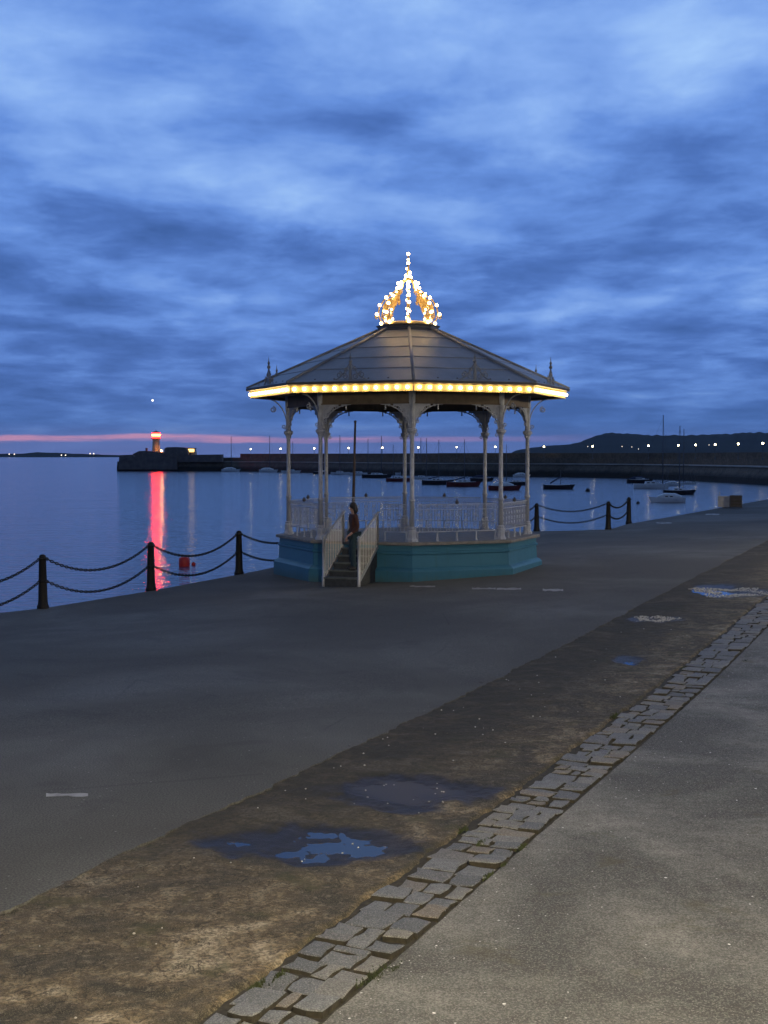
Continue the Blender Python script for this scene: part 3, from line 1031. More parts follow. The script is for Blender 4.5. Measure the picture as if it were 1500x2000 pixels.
# thin pale grey patches laid on the asphalt
for k, (x0, x1, y0, y1) in enumerate(((922, 968, 1148, 1152), (970, 1018, 1148.5, 1152.5), (1060, 1100, 1150.5, 1155), (1282, 1312, 1020.5, 1023), (1378, 1405, 1003.5, 1006), (90, 172, 1550, 1557), (800, 850, 1144, 1147))):
    top, bot = [], []
    for i in range(9):
        x = x0 + (x1 - x0) * i / 8
        top.append((x, y0 + rm.uniform(-0.2, 0.5) * (y1 - y0) * 0.6))
        bot.append((x, y1 + rm.uniform(-0.5, 0.2) * (y1 - y0) * 0.6))
    mb = MB()
    vs = []
    for x, y in top + bot[::-1]:
        p = on_ground(x, y)
        vs.append((p.x, p.y, p.z + 0.006))
    mb.add(vs, [tuple(range(len(vs)))])
    tag(mb.build('pale_patch', M['pale_mark']), kind='structure')

# ------------------------------------------------------------------ bandstand
BC = Vector((0.665, 36.8, 0))
PHI0 = R(0.7)
band = thing('bandstand', 'octagonal bandstand with teal plinth, grey roof and lit crown on the quay', 'bandstand', BC)
DECK = 0.98


def bv(k, r, z):
    a = PHI0 + k * math.pi / 4
    return Vector((r * math.sin(a), -r * math.cos(a), z))


MB().lathe([(3.72, -0.5), (3.72, 0.24), (3.66, 0.30), (3.58, 0.34), (3.56, 0.66), (3.60, 0.68), (3.60, 0.73), (3.555, 0.75), (3.555, 0.885), (3.60, 0.90)],
           8, (0, 0, 0), PHI0).build('plinth', M['teal'], band)
MB().lathe([(3.58, 0.90), (3.66, 0.905), (3.66, 0.965), (3.64, DECK)], 8, (0, 0, 0), PHI0).build('deck', M['deck'], band)

# columns
RC = 3.3
col_shaft = MB().lathe([(0.062, 0.36), (0.060, 1.0), (0.082, 1.02), (0.082, 1.06), (0.057, 1.09), (0.052, 2.62), (0.07, 2.66), (0.06, 2.70)], 12).mesh('shaft', M['cream'], True)
col_ped = MB().lathe([(0.145, 0), (0.145, 0.05), (0.12, 0.08), (0.105, 0.14), (0.112, 0.27), (0.088, 0.31), (0.10, 0.34), (0.07, 0.37)], 8).mesh('pedestal', M['cream'])
col_cap = MB().lathe([(0.06, 2.66), (0.08, 2.72), (0.128, 2.78), (0.132, 2.84), (0.08, 2.86), (0.07, 2.95), (0.066, 3.3), (0.085, 3.48), (0.09, 3.80)], 10).mesh('capital', M['cream'])


def scroll(m, O, X, Z, r, turns, th0, rad, sgn=1):
    pts = []
    N = int(12 * turns) + 1
    for i in range(N):
        t = i / (N - 1)
        a = th0 + sgn * t * turns * 2 * math.pi
        rr = r * (1 - 0.72 * t)
        pts.append(O + X * (rr * math.cos(a)) + Z * (rr * math.sin(a)))
    m.tube(pts, rad, 5)


def spandrel(X):
    """lacy bracket from the column along X (local to the column foot at deck level)"""
    m = MB()
    X = Vector(X)
    Z = Vector((0, 0, 1))
    O = Vector((0, 0, 0))
    m.plate([(0.05, 3.50), (0.05, 2.92), (0.085, 2.98), (0.10, 3.10), (0.17, 3.16), (0.20, 3.26), (0.30, 3.31), (0.33, 3.40), (0.48, 3.44), (0.52, 3.50)], O, X, Z, 0.03)
    arc = [O + X * (0.07 + 0.78 * (1 - math.cos(a))) + Z * (2.80 + 0.68 * math.sin(a)) for a in [i / 14 * math.pi / 2 for i in range(15)]]
    m.tube(arc, 0.016, 5)
    for cx, cz, r, th, sg in ((0.21, 3.20, 0.075, 0.5, 1), (0.31, 3.345, 0.075, 2.0, -1), (0.155, 3.04, 0.055, 1.2, 1), (0.46, 3.42, 0.06, 2.6, -1), (0.62, 3.46, 0.045, 2.6, -1)):
        scroll(m, O + X * cx + Z * cz, X, Z, r, 1.4, th, 0.014, sg)
    m.bar(O + X * 0.72 + Z * 3.50, O + X * 0.72 + Z * 3.38, 0.035)
    m.ball(O + X * 0.72 + Z * 3.365, 0.028, 6, 4)
    scroll(m, O + X * 0.12 + Z * 2.70, X, Z, 0.055, 1.2, 3.4, 0.012, -1)
    return m


for k in range(8):
    base = bv(k, RC, DECK)
    a = PHI0 + k * math.pi / 4
    c = link('column', col_shaft, band, base)
    link('pedestal', col_ped, c, None, a)
    link('capital', col_cap, c)
    for dk in (-1, 1):
        d = (bv(k + dk, RC, DECK) - base).normalized()
        spandrel(d).build('bracket', M['cream'], c)
    out = Vector((math.sin(a), -math.cos(a), 0))      # scrolled iron strut carrying the eaves
    m = MB()
    Z = Vector((0, 0, 1))
    m.tube([out * (0.05 + 0.58 * (1 - math.cos(t))) + Z * (3.02 + 0.72 * math.sin(t)) for t in [i / 12 * math.pi / 2 for i in range(13)]], 0.017, 5)
    scroll(m, out * 0.42 + Z * 3.44, out, Z, 0.085, 1.5, 1.6, 0.015, 1)
    scroll(m, out * 0.13 + Z * 2.96, out, Z, 0.065, 1.3, 4.6, 0.013, -1)
    m.build('eaves_strut', M['cream'], c)

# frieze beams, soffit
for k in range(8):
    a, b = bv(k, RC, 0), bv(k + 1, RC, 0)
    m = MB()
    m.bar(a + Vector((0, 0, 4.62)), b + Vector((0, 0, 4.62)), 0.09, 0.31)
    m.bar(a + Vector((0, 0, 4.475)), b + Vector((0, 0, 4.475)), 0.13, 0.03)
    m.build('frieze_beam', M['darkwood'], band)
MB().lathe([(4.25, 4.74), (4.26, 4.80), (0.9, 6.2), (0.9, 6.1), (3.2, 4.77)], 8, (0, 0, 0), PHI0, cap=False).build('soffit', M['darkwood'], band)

# roof: five courses of lead sheet on each of the eight slopes
roof = MB().lathe([(4.40, 4.955), (0.80, 6.50), (0.80, 6.40), (4.30, 4.90)], 8, (0, 0, 0), PHI0, cap=False).build('roof', M['hip'], band)
cr = [4.44, 3.62, 2.88, 2.16, 1.48, 0.83]


def roof_z(r):
    return 4.97 + (4.44 - r) / (4.44 - 0.83) * 1.585


for k in range(8):
    for i in range(5):
        r0, r1 = cr[i], cr[i + 1] - (0.03 if i < 4 else 0)
        lift0, lift1 = 0.030, 0.012
        q = []
        for r, l in ((r0, lift0), (r1, lift1)):
            a, b = bv(k, r, roof_z(r) + l), bv(k + 1, r, roof_z(r) + l)
            d = (b - a).normalized()
            q += [a + d * 0.035, b - d * 0.035]
        m = MB()
        top = [q[0], q[1], q[3], q[2]]
        m.add(top + [p - Vector((0, 0, 0.024)) for p in top], [(0, 1, 2, 3), (7, 6, 5, 4), (0, 4, 5, 1), (1, 5, 6, 2), (2, 6, 7, 3), (3, 7, 4, 0)])
        m.build('lead_sheet', M['lead'], roof)
    m = MB()
    m.tube([bv(k, 4.45, roof_z(4.45) + 0.03), bv(k, 0.84, roof_z(0.84) + 0.04)], 0.042, 8)
    m.build('hip_roll', M['lead'], roof, True)
    # cresting ornament above the middle of each eave
    f = bv(k, 4.36, 0).lerp(bv(k + 1, 4.36, 0), 0.5)
    d = (bv(k + 1, 1, 0) - bv(k, 1, 0)).normalized()
    zb = 5.02
    m = MB()
    O = Vector((f.x, f.y, zb))
    Z = Vector((0, 0, 1))
    m.bar(O - d * 0.46, O + d * 0.46, 0.03, 0.03)
    m.plate([(-0.05, 0), (0.05, 0), (0.04, 0.2), (0.022, 0.44), (-0.022, 0.44), (-0.04, 0.2)], O, d, Z, 0.025)
    m.lathe([(0.035, 0.42), (0.05, 0.47), (0.02, 0.52), (0.036, 0.57), (0.012, 0.62), (0.004, 0.74)], 7, O)
    for s in (-1, 1):
        scroll(m, O + d * (0.30 * s) + Z * 0.14, d, Z, 0.085, 1.4, 1.5, 0.014, s)
        scroll(m, O + d * (0.12 * s) + Z * 0.27, d, Z, 0.065, 1.3, 1.2, 0.012, s)
        scroll(m, O + d * (0.13 * s) + Z * 0.10, d, Z, 0.08, 1.4, 1.2, 0.013, -s)
        m.tube([O + d * (0.45 * s), O + d * (0.30 * s) + Z * 0.06, O + d * (0.16 * s) + Z * 0.2, O + d * (0.03 * s) + Z * 0.40], 0.014, 5)
    m.build('cresting', M['lead'], roof)
    for t in (0.2, 0.36, 0.64, 0.8):
        p = bv(k, 4.30, 0).lerp(bv(k + 1, 4.30, 0), t)
        MB().ball((p.x, p.y, roof_z(4.30) + 0.02), 0.028, 6, 4).build('snow_guard', M['hip'], roof)

# eaves: gutter, scalloped fascia and its bulbs
MB().lathe([(4.33, 4.90), (4.46, 4.925), (4.47, 4.985), (4.40, 4.99)], 8, (0, 0, 0), PHI0, cap=False).build('gutter', M['hip'], band)
bulb_me = MB().ball((0, 0, 0), 0.040, 8, 6).mesh('bulb', M['bulb'], True)
for k in range(8):
    a, b = bv(k, 4.34, 0), bv(k + 1, 4.34, 0)
    L = (b - a).length
    d = (b - a).normalized()
    outn = Vector((d.y, -d.x, 0))
    if outn.dot(a + b) < 0:
        outn = -outn
    n = 46
    poly = [(0, 4.90), (L, 4.90)]
    for i in range(n):
        x = L * (n - i) / n
        poly += [(x - 0.001, 4.752), (x - L / n * 0.3, 4.725), (x - L / n * 0.7, 4.725), (x - L / n * 0.999, 4.752)]
    m = MB()
    m.plate(poly, a, d, Vector((0, 0, 1)), 0.024)
    fo = m.build('fascia', M['fascia'], band)
    for i in range(12):
        p = a + d * (L * (i + 0.5) / 12) + outn * 0.062
        link('bulb', bulb_me, fo, (p.x, p.y, 4.822))

# railings
def rail_panel(a, b, name='railing'):
    d = (b - a)
    L = d.length
    d = d.normalized()
    Z = Vector((0, 0, 1))
    m = MB()
    for z, w, h in ((0.93, 0.05, 0.022), (0.80, 0.025, 0.018), (0.24, 0.035, 0.022)):
        m.bar(a + Z * (DECK + z), b + Z * (DECK + z), w, h)
    rp = m.build(name, M['cream'], band)
    m = MB()
    n = max(3, int(L / 0.082))
    for i in range(n + 1):
        p = a + d * (L * i / n)
        m.bar(p + Z * (DECK + 0.24), p + Z * (DECK + 0.80), 0.013)
        if i < n:
            q = a + d * (L * (i + 0.5) / n)
            scroll(m, q + Z * (DECK + 0.865), d, Z, 0.045, 1.0, 0, 0.007)
            if i % 3 == 1:
                scroll(m, q + Z * (DECK + 0.52), d, Z, 0.05, 1.4, 0, 0.009, 1)
                scroll(m, q + Z * (DECK + 0.40), d, Z, 0.042, 1.4, 3.1, 0.009, -1)
                scroll(m, q + Z * (DECK + 0.66), d, Z, 0.042, 1.4, 3.1, 0.009, -1)
    o = m.build('baluster_scrollwork', M['cream'], rp)
    o['kind'] = 'stuff'
    nf = max(2, round(L / 0.52) + 1)
    for i in range(nf):
        p = a + d * (0.03 + (L - 0.06) * i / (nf - 1))
        MB().lathe([(0.04, 0), (0.028, 0.04), (0.022, 0.12), (0.026, 0.235)], 6, p + Z * DECK).build('foot', M['cream'], rp)
    for t in ((0.5,) if L > 1.2 else ()):
        p = a + d * (L * t)
        MB().lathe([(0.03, 0.94), (0.05, 0.97), (0.055, 1.0), (0.02, 1.04), (0.006, 1.07)], 7, p + Z * DECK).build('knob', M['hip'], rp)


FACE_A = PHI0 - math.pi / 8
SN = Vector((math.sin(FACE_A), -math.cos(FACE_A), 0))     # out of the stair side
ST = Vector((math.cos(FACE_A), math.sin(FACE_A), 0))
for k in range(8):
    a, b = bv(k, RC, 0), bv(k + 1, RC, 0)
    d = (b - a).normalized()
    a2, b2 = a + d * 0.12, b - d * 0.12
    if k == 7:
        mid = (a + b) / 2
        rail_panel(a2, mid - d * 0.50)
        rail_panel(mid + d * 0.50, b2)
    else:
        rail_panel(a2, b2)

# stair
stair = tag(bpy.data.objects.new('stair', None))
COL.objects.link(stair)
stair.parent = band
RISE, GO = DECK / 6, 0.26
for i in range(5):
    front = 3.36 + (5 - i) * GO
    zt = RISE * (i + 1)
    m = MB()
    rot = Matrix((ST, SN, Vector((0, 0, 1)))).transposed()
    m.box(SN * ((front + 3.30) / 2) + Vector((0, 0, (zt - 0.03 - 0.25) / 2)), (0.84 - 0.004 * i, front - 3.30, zt - 0.03 + 0.25), M=rot)
    so = m.build('step', M['step'], stair)
    m = MB()
    m.box(SN * ((front + 0.03 + front - GO) / 2) + Vector((0, 0, zt - 0.014)), (0.88, GO + 0.03, 0.03), M=rot)
    m.build('tread', M['tread'], so)
for s in (-1, 1):
    X = ST * (0.47 * s)
    Z = Vector((0, 0, 1))
    lo, hi = X + SN * 4.62, X + SN * 3.40
    MB().lathe([(0.045, -0.3), (0.045, 0.18), (0.032, 0.2), (0.032, 1.06), (0.045, 1.08), (0.03, 1.12), (0.045, 1.16), (0.012, 1.2)], 8, lo).build('newel_post', M['galv'], stair, True)
    MB().lathe([(0.032, 0.95), (0.032, 1.68), (0.042, 1.70), (0.01, 1.75)], 8, hi).build('newel_post', M['galv'], stair, True)
    MB().tube([lo + Z * 1.12 + SN * 0.02, lo + Z * 1.14 - SN * 0.06, hi + Z * 1.71, hi + Z * 1.73 - SN * 0.12], 0.026, 8).build('handrail', M['galv'], stair, True)
    MB().bar(lo + Z * 0.06, hi + Z * 0.86, 0.035, 0.075).build('stringer', M['galv'], stair)
    for i in range(1, 12):
        t = i / 12
        p = lo.lerp(hi, t)
        m = MB()
        m.bar(p + Z * (0.06 + 0.80 * t), p + Z * (1.14 + 0.57 * t), 0.016)
        m.build('baluster', M['galv'], stair)

# crown of lights on the roof
ZC = 6.54
MB().lathe([(0.90, 6.50), (0.90, 6.57), (0.84, 6.60), (0.84, 6.66), (0.88, 6.68), (0.88, 6.71), (0.70, 6.73)], 8, (0, 0, 0), PHI0).build('roof_cap', M['hip'], band)
crown = MB().lathe([(0.70, 6.72), (0.72, 6.76), (0.64, 6.80), (0.60, 6.77)], 24, (0, 0, 0), 0, cap=False).build('crown', M['gold'], band, True)
rp = [(0.66, 6.76), (0.77, 6.88), (0.82, 7.05), (0.79, 7.22), (0.68, 7.40), (0.50, 7.56), (0.33, 7.68), (0.22, 7.78), (0.20, 7.90), (0.10, 7.97), (0.03, 8.0)]
cb = MB().ball((0, 0, 0), 0.043, 8, 6).mesh('bulb', M['bulb'], True)
cs = MB().ball((0, 0, 0), 0.030, 8, 5).mesh('bulb', M['bulb'], True)
for k in range(8):
    a = PHI0 + k * math.pi / 4
    o_ = Vector((math.sin(a), -math.cos(a), 0))
    Z = Vector((0, 0, 1))
    m = MB()
    m.tube([o_ * r + Z * z for r, z in rp], 0.022, 6)
    m.tube([o_ * (r - 0.10) + Z * (z - 0.02) for r, z in rp[1:7]], 0.016, 5)
    for r, z, rr, th, sg in ((0.68, 6.98, 0.07, 3, 1), (0.62, 7.22, 0.085, 3.6, -1), (0.50, 7.38, 0.08, 4, 1), (0.40, 7.50, 0.07, 4.4, -1), (0.88, 6.95, 0.05, 0.5, 1), (0.36, 7.36, 0.05, 1.0, 1)):
        scroll(m, o_ * r + Z * z, o_, Z, rr, 1.3, th, 0.016, sg)
    m.plate([(0.40, 7.44), (0.46, 7.30), (0.55, 7.24), (0.58, 7.12), (0.66, 7.10), (0.70, 7.26), (0.62, 7.38), (0.50, 7.48)], (0, 0, 0), o_, Z, 0.02)
    rb = m.build('rib', M['gold'], crown)
    for q, (r, z) in enumerate(((0.74, 6.78), (0.86, 7.03), (0.78, 7.28), (0.60, 7.49), (0.47, 7.60), (0.30, 7.75), (0.27, 7.88))):
        link('bulb', cb if q != 4 else cs, rb, o_ * r + Z * z)
    for r, z in ((0.62, 6.86), (0.66, 7.12)):
        link('bulb', cs, rb, o_ * r + Z * z)
m = MB()
m.lathe([(0.10, 7.94), (0.12, 8.0), (0.05, 8.06), (0.03, 8.3), (0.022, 8.64), (0.008, 8.68)], 10)
sp = m.build('spire', M['gold'], crown, True)
for x, z, me in ((0.05, 8.05, cb), (-0.06, 8.06, cb), (0.045, 8.16, cb), (-0.035, 8.28, cs), (0.0, 8.43, cb), (0.0, 8.53, cs), (0.0, 8.68, cb), (0.03, 7.96, cb), (-0.07, 7.98, cb)):
    link('bulb', me, sp, (x, -0.05 if z < 8.2 else 0.0, z))
link('bulb', cb, sp, (0.07, 0.05, 8.05))
link('bulb', cb, sp, (-0.05, 0.06, 8.10))

# ------------------------------------------------------------------ person sitting at the top of the stair
def skinned(name, joints, edges, mt, parent, root=0, sub=2):
    me = bpy.data.meshes.new(name)
    me.from_pydata([j[0] for j in joints], edges, [])
    ob = bpy.data.objects.new(name + '_rig', me)
    COL.objects.link(ob)
    sk = ob.modifiers.new('skin', 'SKIN')
    sk.use_smooth_shade = True
    ss = ob.modifiers.new('sub', 'SUBSURF')
    ss.levels = sub
    for i, j in enumerate(joints):
        r = j[1]
        me.skin_vertices[0].data[i].radius = r if isinstance(r, tuple) else (r, r)
        me.skin_vertices[0].data[i].use_root = (i == root)
    bpy.context.view_layer.update()
    dg = bpy.context.evaluated_depsgraph_get()
    nm = bpy.data.meshes.new_from_object(ob.evaluated_get(dg))
    bpy.data.objects.remove(ob)
    bpy.data.meshes.remove(me)
    nm.name = name
    nm.materials.clear()
    nm.materials.append(mt)
    nm.polygons.foreach_set('use_smooth', [True] * len(nm.polygons))
    return link(name, nm, parent)


pp = BC + SN * 4.25 + ST * 0.17 + Vector((0, 0, RISE * 2))
person = thing('person', 'person in a rust brown jacket and dark trousers standing on the bandstand stair', 'person', pp, FACE_A - 0.85)
person.scale = (0.96, 0.96, 0.98)
J = [((0, 0.02, 0.93), (0.135, 0.10)), ((0, 0.02, 1.10), (0.115, 0.085)), ((0, 0.01, 1.29), (0.14, 0.095)), ((0, 0.0, 1.41), 0.058), ((0, -0.01, 1.47), 0.048),
     ((0, -0.03, 1.55), (0.070, 0.085)), ((0.0, -0.03, 1.63), (0.066, 0.08))]
E = [(0, 1), (1, 2), (2, 3), (3, 4), (4, 5), (5, 6)]
ARM = {-1: [(-0.165, 0.0, 1.36), (-0.205, 0.03, 1.10), (-0.195, -0.07, 0.88), (-0.185, -0.10, 0.80)],
       1: [(0.165, 0.0, 1.36), (0.21, 0.05, 1.10), (0.19, -0.12, 0.93), (0.18, -0.18, 0.89)]}
for s in (-1, 1):
    o = len(J)
    J += [(p, r) for p, r in zip(ARM[s], (0.056, 0.042, 0.029, (0.036, 0.018)))]
    E += [(2, o), (o, o + 1), (o + 1, o + 2), (o + 2, o + 3)]
    h = Vector(ARM[s][3])
    fw = (h - Vector(ARM[s][2])).normalized()
    sdv = Vector((0, 1, 0)) if s < 0 else Vector((1, 0, 0))
    dn = Vector((0.35, 0, 0)) if s < 0 else Vector((0, 0, -1))
    for fx, ln in ((-0.028, 0.066), (-0.010, 0.078), (0.009, 0.074), (0.027, 0.058)):
        b = len(J)
        r0 = h + fw * 0.035 + sdv * fx
        J += [(tuple(r0), 0.0095), (tuple(r0 + fw * ln * 0.5 + dn * 0.012), 0.0085), (tuple(r0 + fw * ln * 0.8 + dn * 0.04), 0.0075)]
        E += [(o + 3, b), (b, b + 1), (b + 1, b + 2)]
    b = len(J)
    r0 = h - sdv * 0.04 * (1 if s > 0 else 1)
    J += [(tuple(r0 + fw * 0.01), 0.011), (tuple(r0 + fw * 0.05 - sdv * 0.012), 0.009)]
    E += [(o + 3, b), (b, b + 1)]
LEG = {-1: [(-0.09, 0.02, 0.88), (-0.095, -0.03, 0.50), (-0.10, 0.03, 0.10), (-0.11, -0.06, 0.05)],
       1: [(0.09, 0.02, 0.88), (0.11, -0.05, 0.50), (0.11, 0.0, 0.10), (0.125, -0.09, 0.05)]}
for s in (-1, 1):
    o = len(J)
    J += [(p, r) for p, r in zip(LEG[s], (0.085, 0.055, 0.036, (0.024, 0.02)))]
    E += [(0, o), (o, o + 1), (o + 1, o + 2), (o + 2, o + 3)]
skinned('body', J, E, M['skin'], person)
JJ = [((0, 0.02, 0.86), (0.175, 0.13)), ((0, 0.02, 1.08), (0.15, 0.115)), ((0, 0.01, 1.29), (0.165, 0.12)), ((0, 0.0, 1.405), 0.08)]
EE = [(0, 1), (1, 2), (2, 3)]
for s in (-1, 1):
    o = len(JJ)
    w = Vector(ARM[s][1]).lerp(Vector(ARM[s][2]), 0.9)
    JJ += [(ARM[s][0], 0.074), (ARM[s][1], 0.060), (tuple(w), 0.046)]
    EE += [(2, o), (o, o + 1), (o + 1, o + 2)]
skinned('jacket', JJ, EE, M['jacket'], person)
JJ = [((0, 0.02, 0.90), (0.145, 0.11))]
EE = []
for s in (-1, 1):
    o = len(JJ)
    JJ += [(LEG[s][0], 0.10), (LEG[s][1], 0.072), ((LEG[s][2][0], LEG[s][2][1], 0.06), 0.058)]
    EE += [(0, o), (o, o + 1), (o + 1, o + 2)]
skinned('trousers', JJ, EE, M['jeans'], person)
for s in (-1, 1):
    a, t_ = Vector(LEG[s][2]), Vector(LEG[s][3])
    skinned('shoe', [((a.x, a.y + 0.035, 0.055), 0.062), (tuple(a.lerp(t_, 0.7) - Vector((0, 0, 0.015))), 0.06), ((t_.x, t_.y - 0.09, 0.045), 0.046)], [(0, 1), (1, 2)], M['shoe'], person)
m = MB()
m.ball((0, -0.005, 1.615), 0.098, 14, 9, 1.05)
m.ball((0, 0.05, 1.52), 0.078, 12, 7, 1.35)
for s in (-1, 1):
    m.tube([(0.078 * s, -0.01, 1.63), (0.088 * s, 0.005, 1.53), (0.08 * s, 0.02, 1.40)], [0.028, 0.03, 0.015], 7)
m.build('hair', M['hair'], person, True)
m = MB()
m.tube([(0, -0.108, 1.595), (0, -0.128, 1.56), (0, -0.112, 1.55)], [0.007, 0.014, 0.009], 6)
m.build('nose', M['skin'], person, True)
MB().box((0, -0.108, 1.52), (0.045, 0.008, 0.008)).build('mouth', M['jacket'], person)
for s in (-1, 1):
    MB().ball((0.030 * s, -0.106, 1.585), 0.008, 6, 4).build('eye', M['hair'], person)
    MB().ball((0.073 * s, -0.02, 1.565), 0.016, 6, 4, 1.5).build('ear', M['skin'], person)

# ------------------------------------------------------------------ chain posts on the quay edge
def bollard(base, h, label, group):
    t = thing('chain_post', label, 'bollard', base, 0, group)
    MB().lathe([(0.135, -0.05), (0.135, 0.05), (0.115, 0.09), (0.104, 0.18), (0.080, h - 0.14), (0.092, h - 0.12), (0.092, h - 0.09), (0.074, h - 0.07), (0.076, h - 0.04), (0.05, h - 0.01), (0.012, h)], 14).build('shaft', M['black'], t, True)
    for z in (h - 0.10, h * 0.50):
        MB().tube([Vector((0.1 * math.cos(q), 0.1 * math.sin(q), z)) for q in [i / 12 * 6.28319 for i in range(12)]], 0.018, 6, True).build('chain_ring', M['black'], t, True)
    return t


def chain(a, b, sag, label, group):
    m = MB()
    N = max(6, int((b - a).length * 1.03 / 0.082))
    pts = []
    for i in range(N + 1):
        t = i / N
        p = a.lerp(b, t)
        pts.append(p - Vector((0, 0, sag * (1 - (2 * t - 1) ** 2))))
    for i in range(N):
        c = (pts[i] + pts[i + 1]) / 2
        d = (pts[i + 1] - pts[i]).normalized()
        sd = d.cross(Vector((0, 0, 1))).normalized()
        w = sd if i % 2 else d.cross(sd)
        w = (w + (d.cross(w)) * 0.25).normalized()
        ring = [c + d * (0.056 * math.cos(q)) + w * (0.028 * math.sin(q)) for q in [j / 8 * 6.28319 for j in range(8)]]
        m.tube(ring, 0.013, 5, True)
    return tag(m.build('chain', M['black'], smooth=True), label, 'chain', group)


left = [on_ground(84, 1188), on_ground(295, 1153), on_ground(467, 1121)]
stp = left[1] - left[2]
pz = left[0] + (left[0] - left[1]) * 0.95
pz.z = g(pz.x, pz.y)
left.insert(0, pz)
hid = on_ground(632, 1092)
left.append(hid)
right = [on_ground(978, 1045), on_ground(1048, 1037), on_ground(1188, 1034), on_ground(1228, 1022)]
PL = [('black chain post furthest from the bandstand, beside open water', 'black chain post on the quay edge left of the red light on the water',
       'black chain post standing in front of the red light on the water', 'black chain post just beyond the red buoy', 'black chain post hidden behind the bandstand stair'),
      ('black chain post behind the bandstand right columns', 'black chain post close to the right corner of the teal plinth',
       'black chain post at the bend of the quay edge', 'last black chain post towards the boxes, ending the chains')]
CW = [('at the open left end of the row', 'left of the red light on the water', 'in front of the red buoy', 'running to the bandstand plinth'),
      ('behind the bandstand right columns', 'in front of the lone dark dinghy', 'in the last short span towards the boxes')]
for gi, (grp, row, h, sg) in enumerate((('chain posts on the quay facing the lighthouse', left, 1.22, 0.42), ('chain posts on the quay facing the moored boats', right, 1.1, 0.24))):
    for p, lb in zip(row, PL[gi]):
        bollard(p, h, lb, grp)
    for i, (a, b) in enumerate(zip(row, row[1:])):
        L = (b - a).length
        for z, nm in ((h - 0.10, 'upper'), (h * 0.5, 'lower')):
            d = (b - a).normalized() * 0.1
            s2 = sg if L > 3 else sg * 1.1
            chain(a + d + Vector((0, 0, z)), b - d + Vector((0, 0, z)), s2, nm + ' black chain ' + CW[gi][i], grp.replace('posts', 'spans'))

# tall bare pole behind the bandstand
pb = on_ground(688, 1072)
zt = CAM_Z + (890 - 825) * pb.y / F
pt = Vector(((694 - 750) / F * pb.y, pb.y, zt))
pol = thing('wooden_pole', 'tall bare dark pole rising behind the bandstand', 'pole', pb)
MB().tube([(0, 0, -0.1), (pt - pb) * 0.5, pt - pb], [0.062, 0.05, 0.036], 8).build('shaft', M['wood'], pol, True)
MB().lathe([(0.12, -0.05), (0.12, 0.10), (0.07, 0.14)], 8).build('socket', M['black'], pol)
MB().ball(pt - pb + Vector((0, 0, 0.02)), 0.05, 8, 5).build('truck', M['wood'], pol)

# two boxes on the quay
pb = on_ground(1414, 991)
s_ = pb.y / F
t = thing('plastic_tub', 'pale box standing on the quay edge beside a dark crate', 'box', pb, R(-12))
MB().box((0, 0, 0.27), (0.60, 0.5, 0.50)).build('body', M['pale_box'], t)
MB().box((0, 0, 0.545), (0.64, 0.54, 0.05)).build('lid', M['pale_box'], t)
MB().bar((-0.22, 0, 0.55), (-0.22, 0, 0.78), 0.04).build('handle', M['pale_box'], t)
pb = on_ground(1437, 992)
t = thing('slatted_crate', 'dark slatted crate on the quay edge beside a pale box', 'crate', pb, R(-12))
MB().box((0, 0, 0.29), (0.52, 0.44, 0.50)).build('core', M['soil'], t)
for z in (0.10, 0.26, 0.42, 0.56):
    for y in (-0.235, 0.235):
        MB().box((0, y, z), (0.58, 0.025, 0.12)).build('slat', M['dark_box'], t)
for x in (-0.275, 0.275):
    MB().box((x, 0, 0.31), (0.025, 0.44, 0.60)).build('end_panel', M['dark_box'], t)

# ------------------------------------------------------------------ boats and buoys
def hull_mesh(L, B, D, sheer):
    m = MB()
    N, K = 13, 7
    vs = []
    for i in range(N):
        t = i / (N - 1)
        x = (t - 0.5) * L
        wd = B / 2 * (math.sin(math.pi * min(0.16 + t * 0.92, 1.0)) ** 0.75 if t < 0.995 else 0.02)
        wd = max(wd, 0.02)
        top = D + sheer * (2 * t - 0.9) ** 2
        for j in range(K):
            a = j / (K - 1) * math.pi
            y = -wd * math.cos(a)
            z = top - (top + 0.35 * D) * math.sin(a) ** 0.7
            xx = x + (0.09 * L * (z / top) if t > 0.8 else 0) * (t - 0.8) / 0.2
            vs.append((xx, y, z))
    fs = [(i * K + j, i * K + j + 1, (i + 1) * K + j + 1, (i + 1) * K + j) for i in range(N - 1) for j in range(K - 1)]
    fs += [tuple(range(K - 1, -1, -1)), tuple((N - 1) * K + j for j in range(K))]
    m.add(vs, fs)
    dk = MB()
    dv = [vs[i * K] for i in range(N)] + [vs[i * K + K - 1] for i in range(N)]
    dv = [(x, y * 0.96, z - 0.03) for x, y, z in dv]
    dk.add(dv, [(i, i + 1, N + i + 1, N + i) for i in range(N - 1)])
    return m, dk


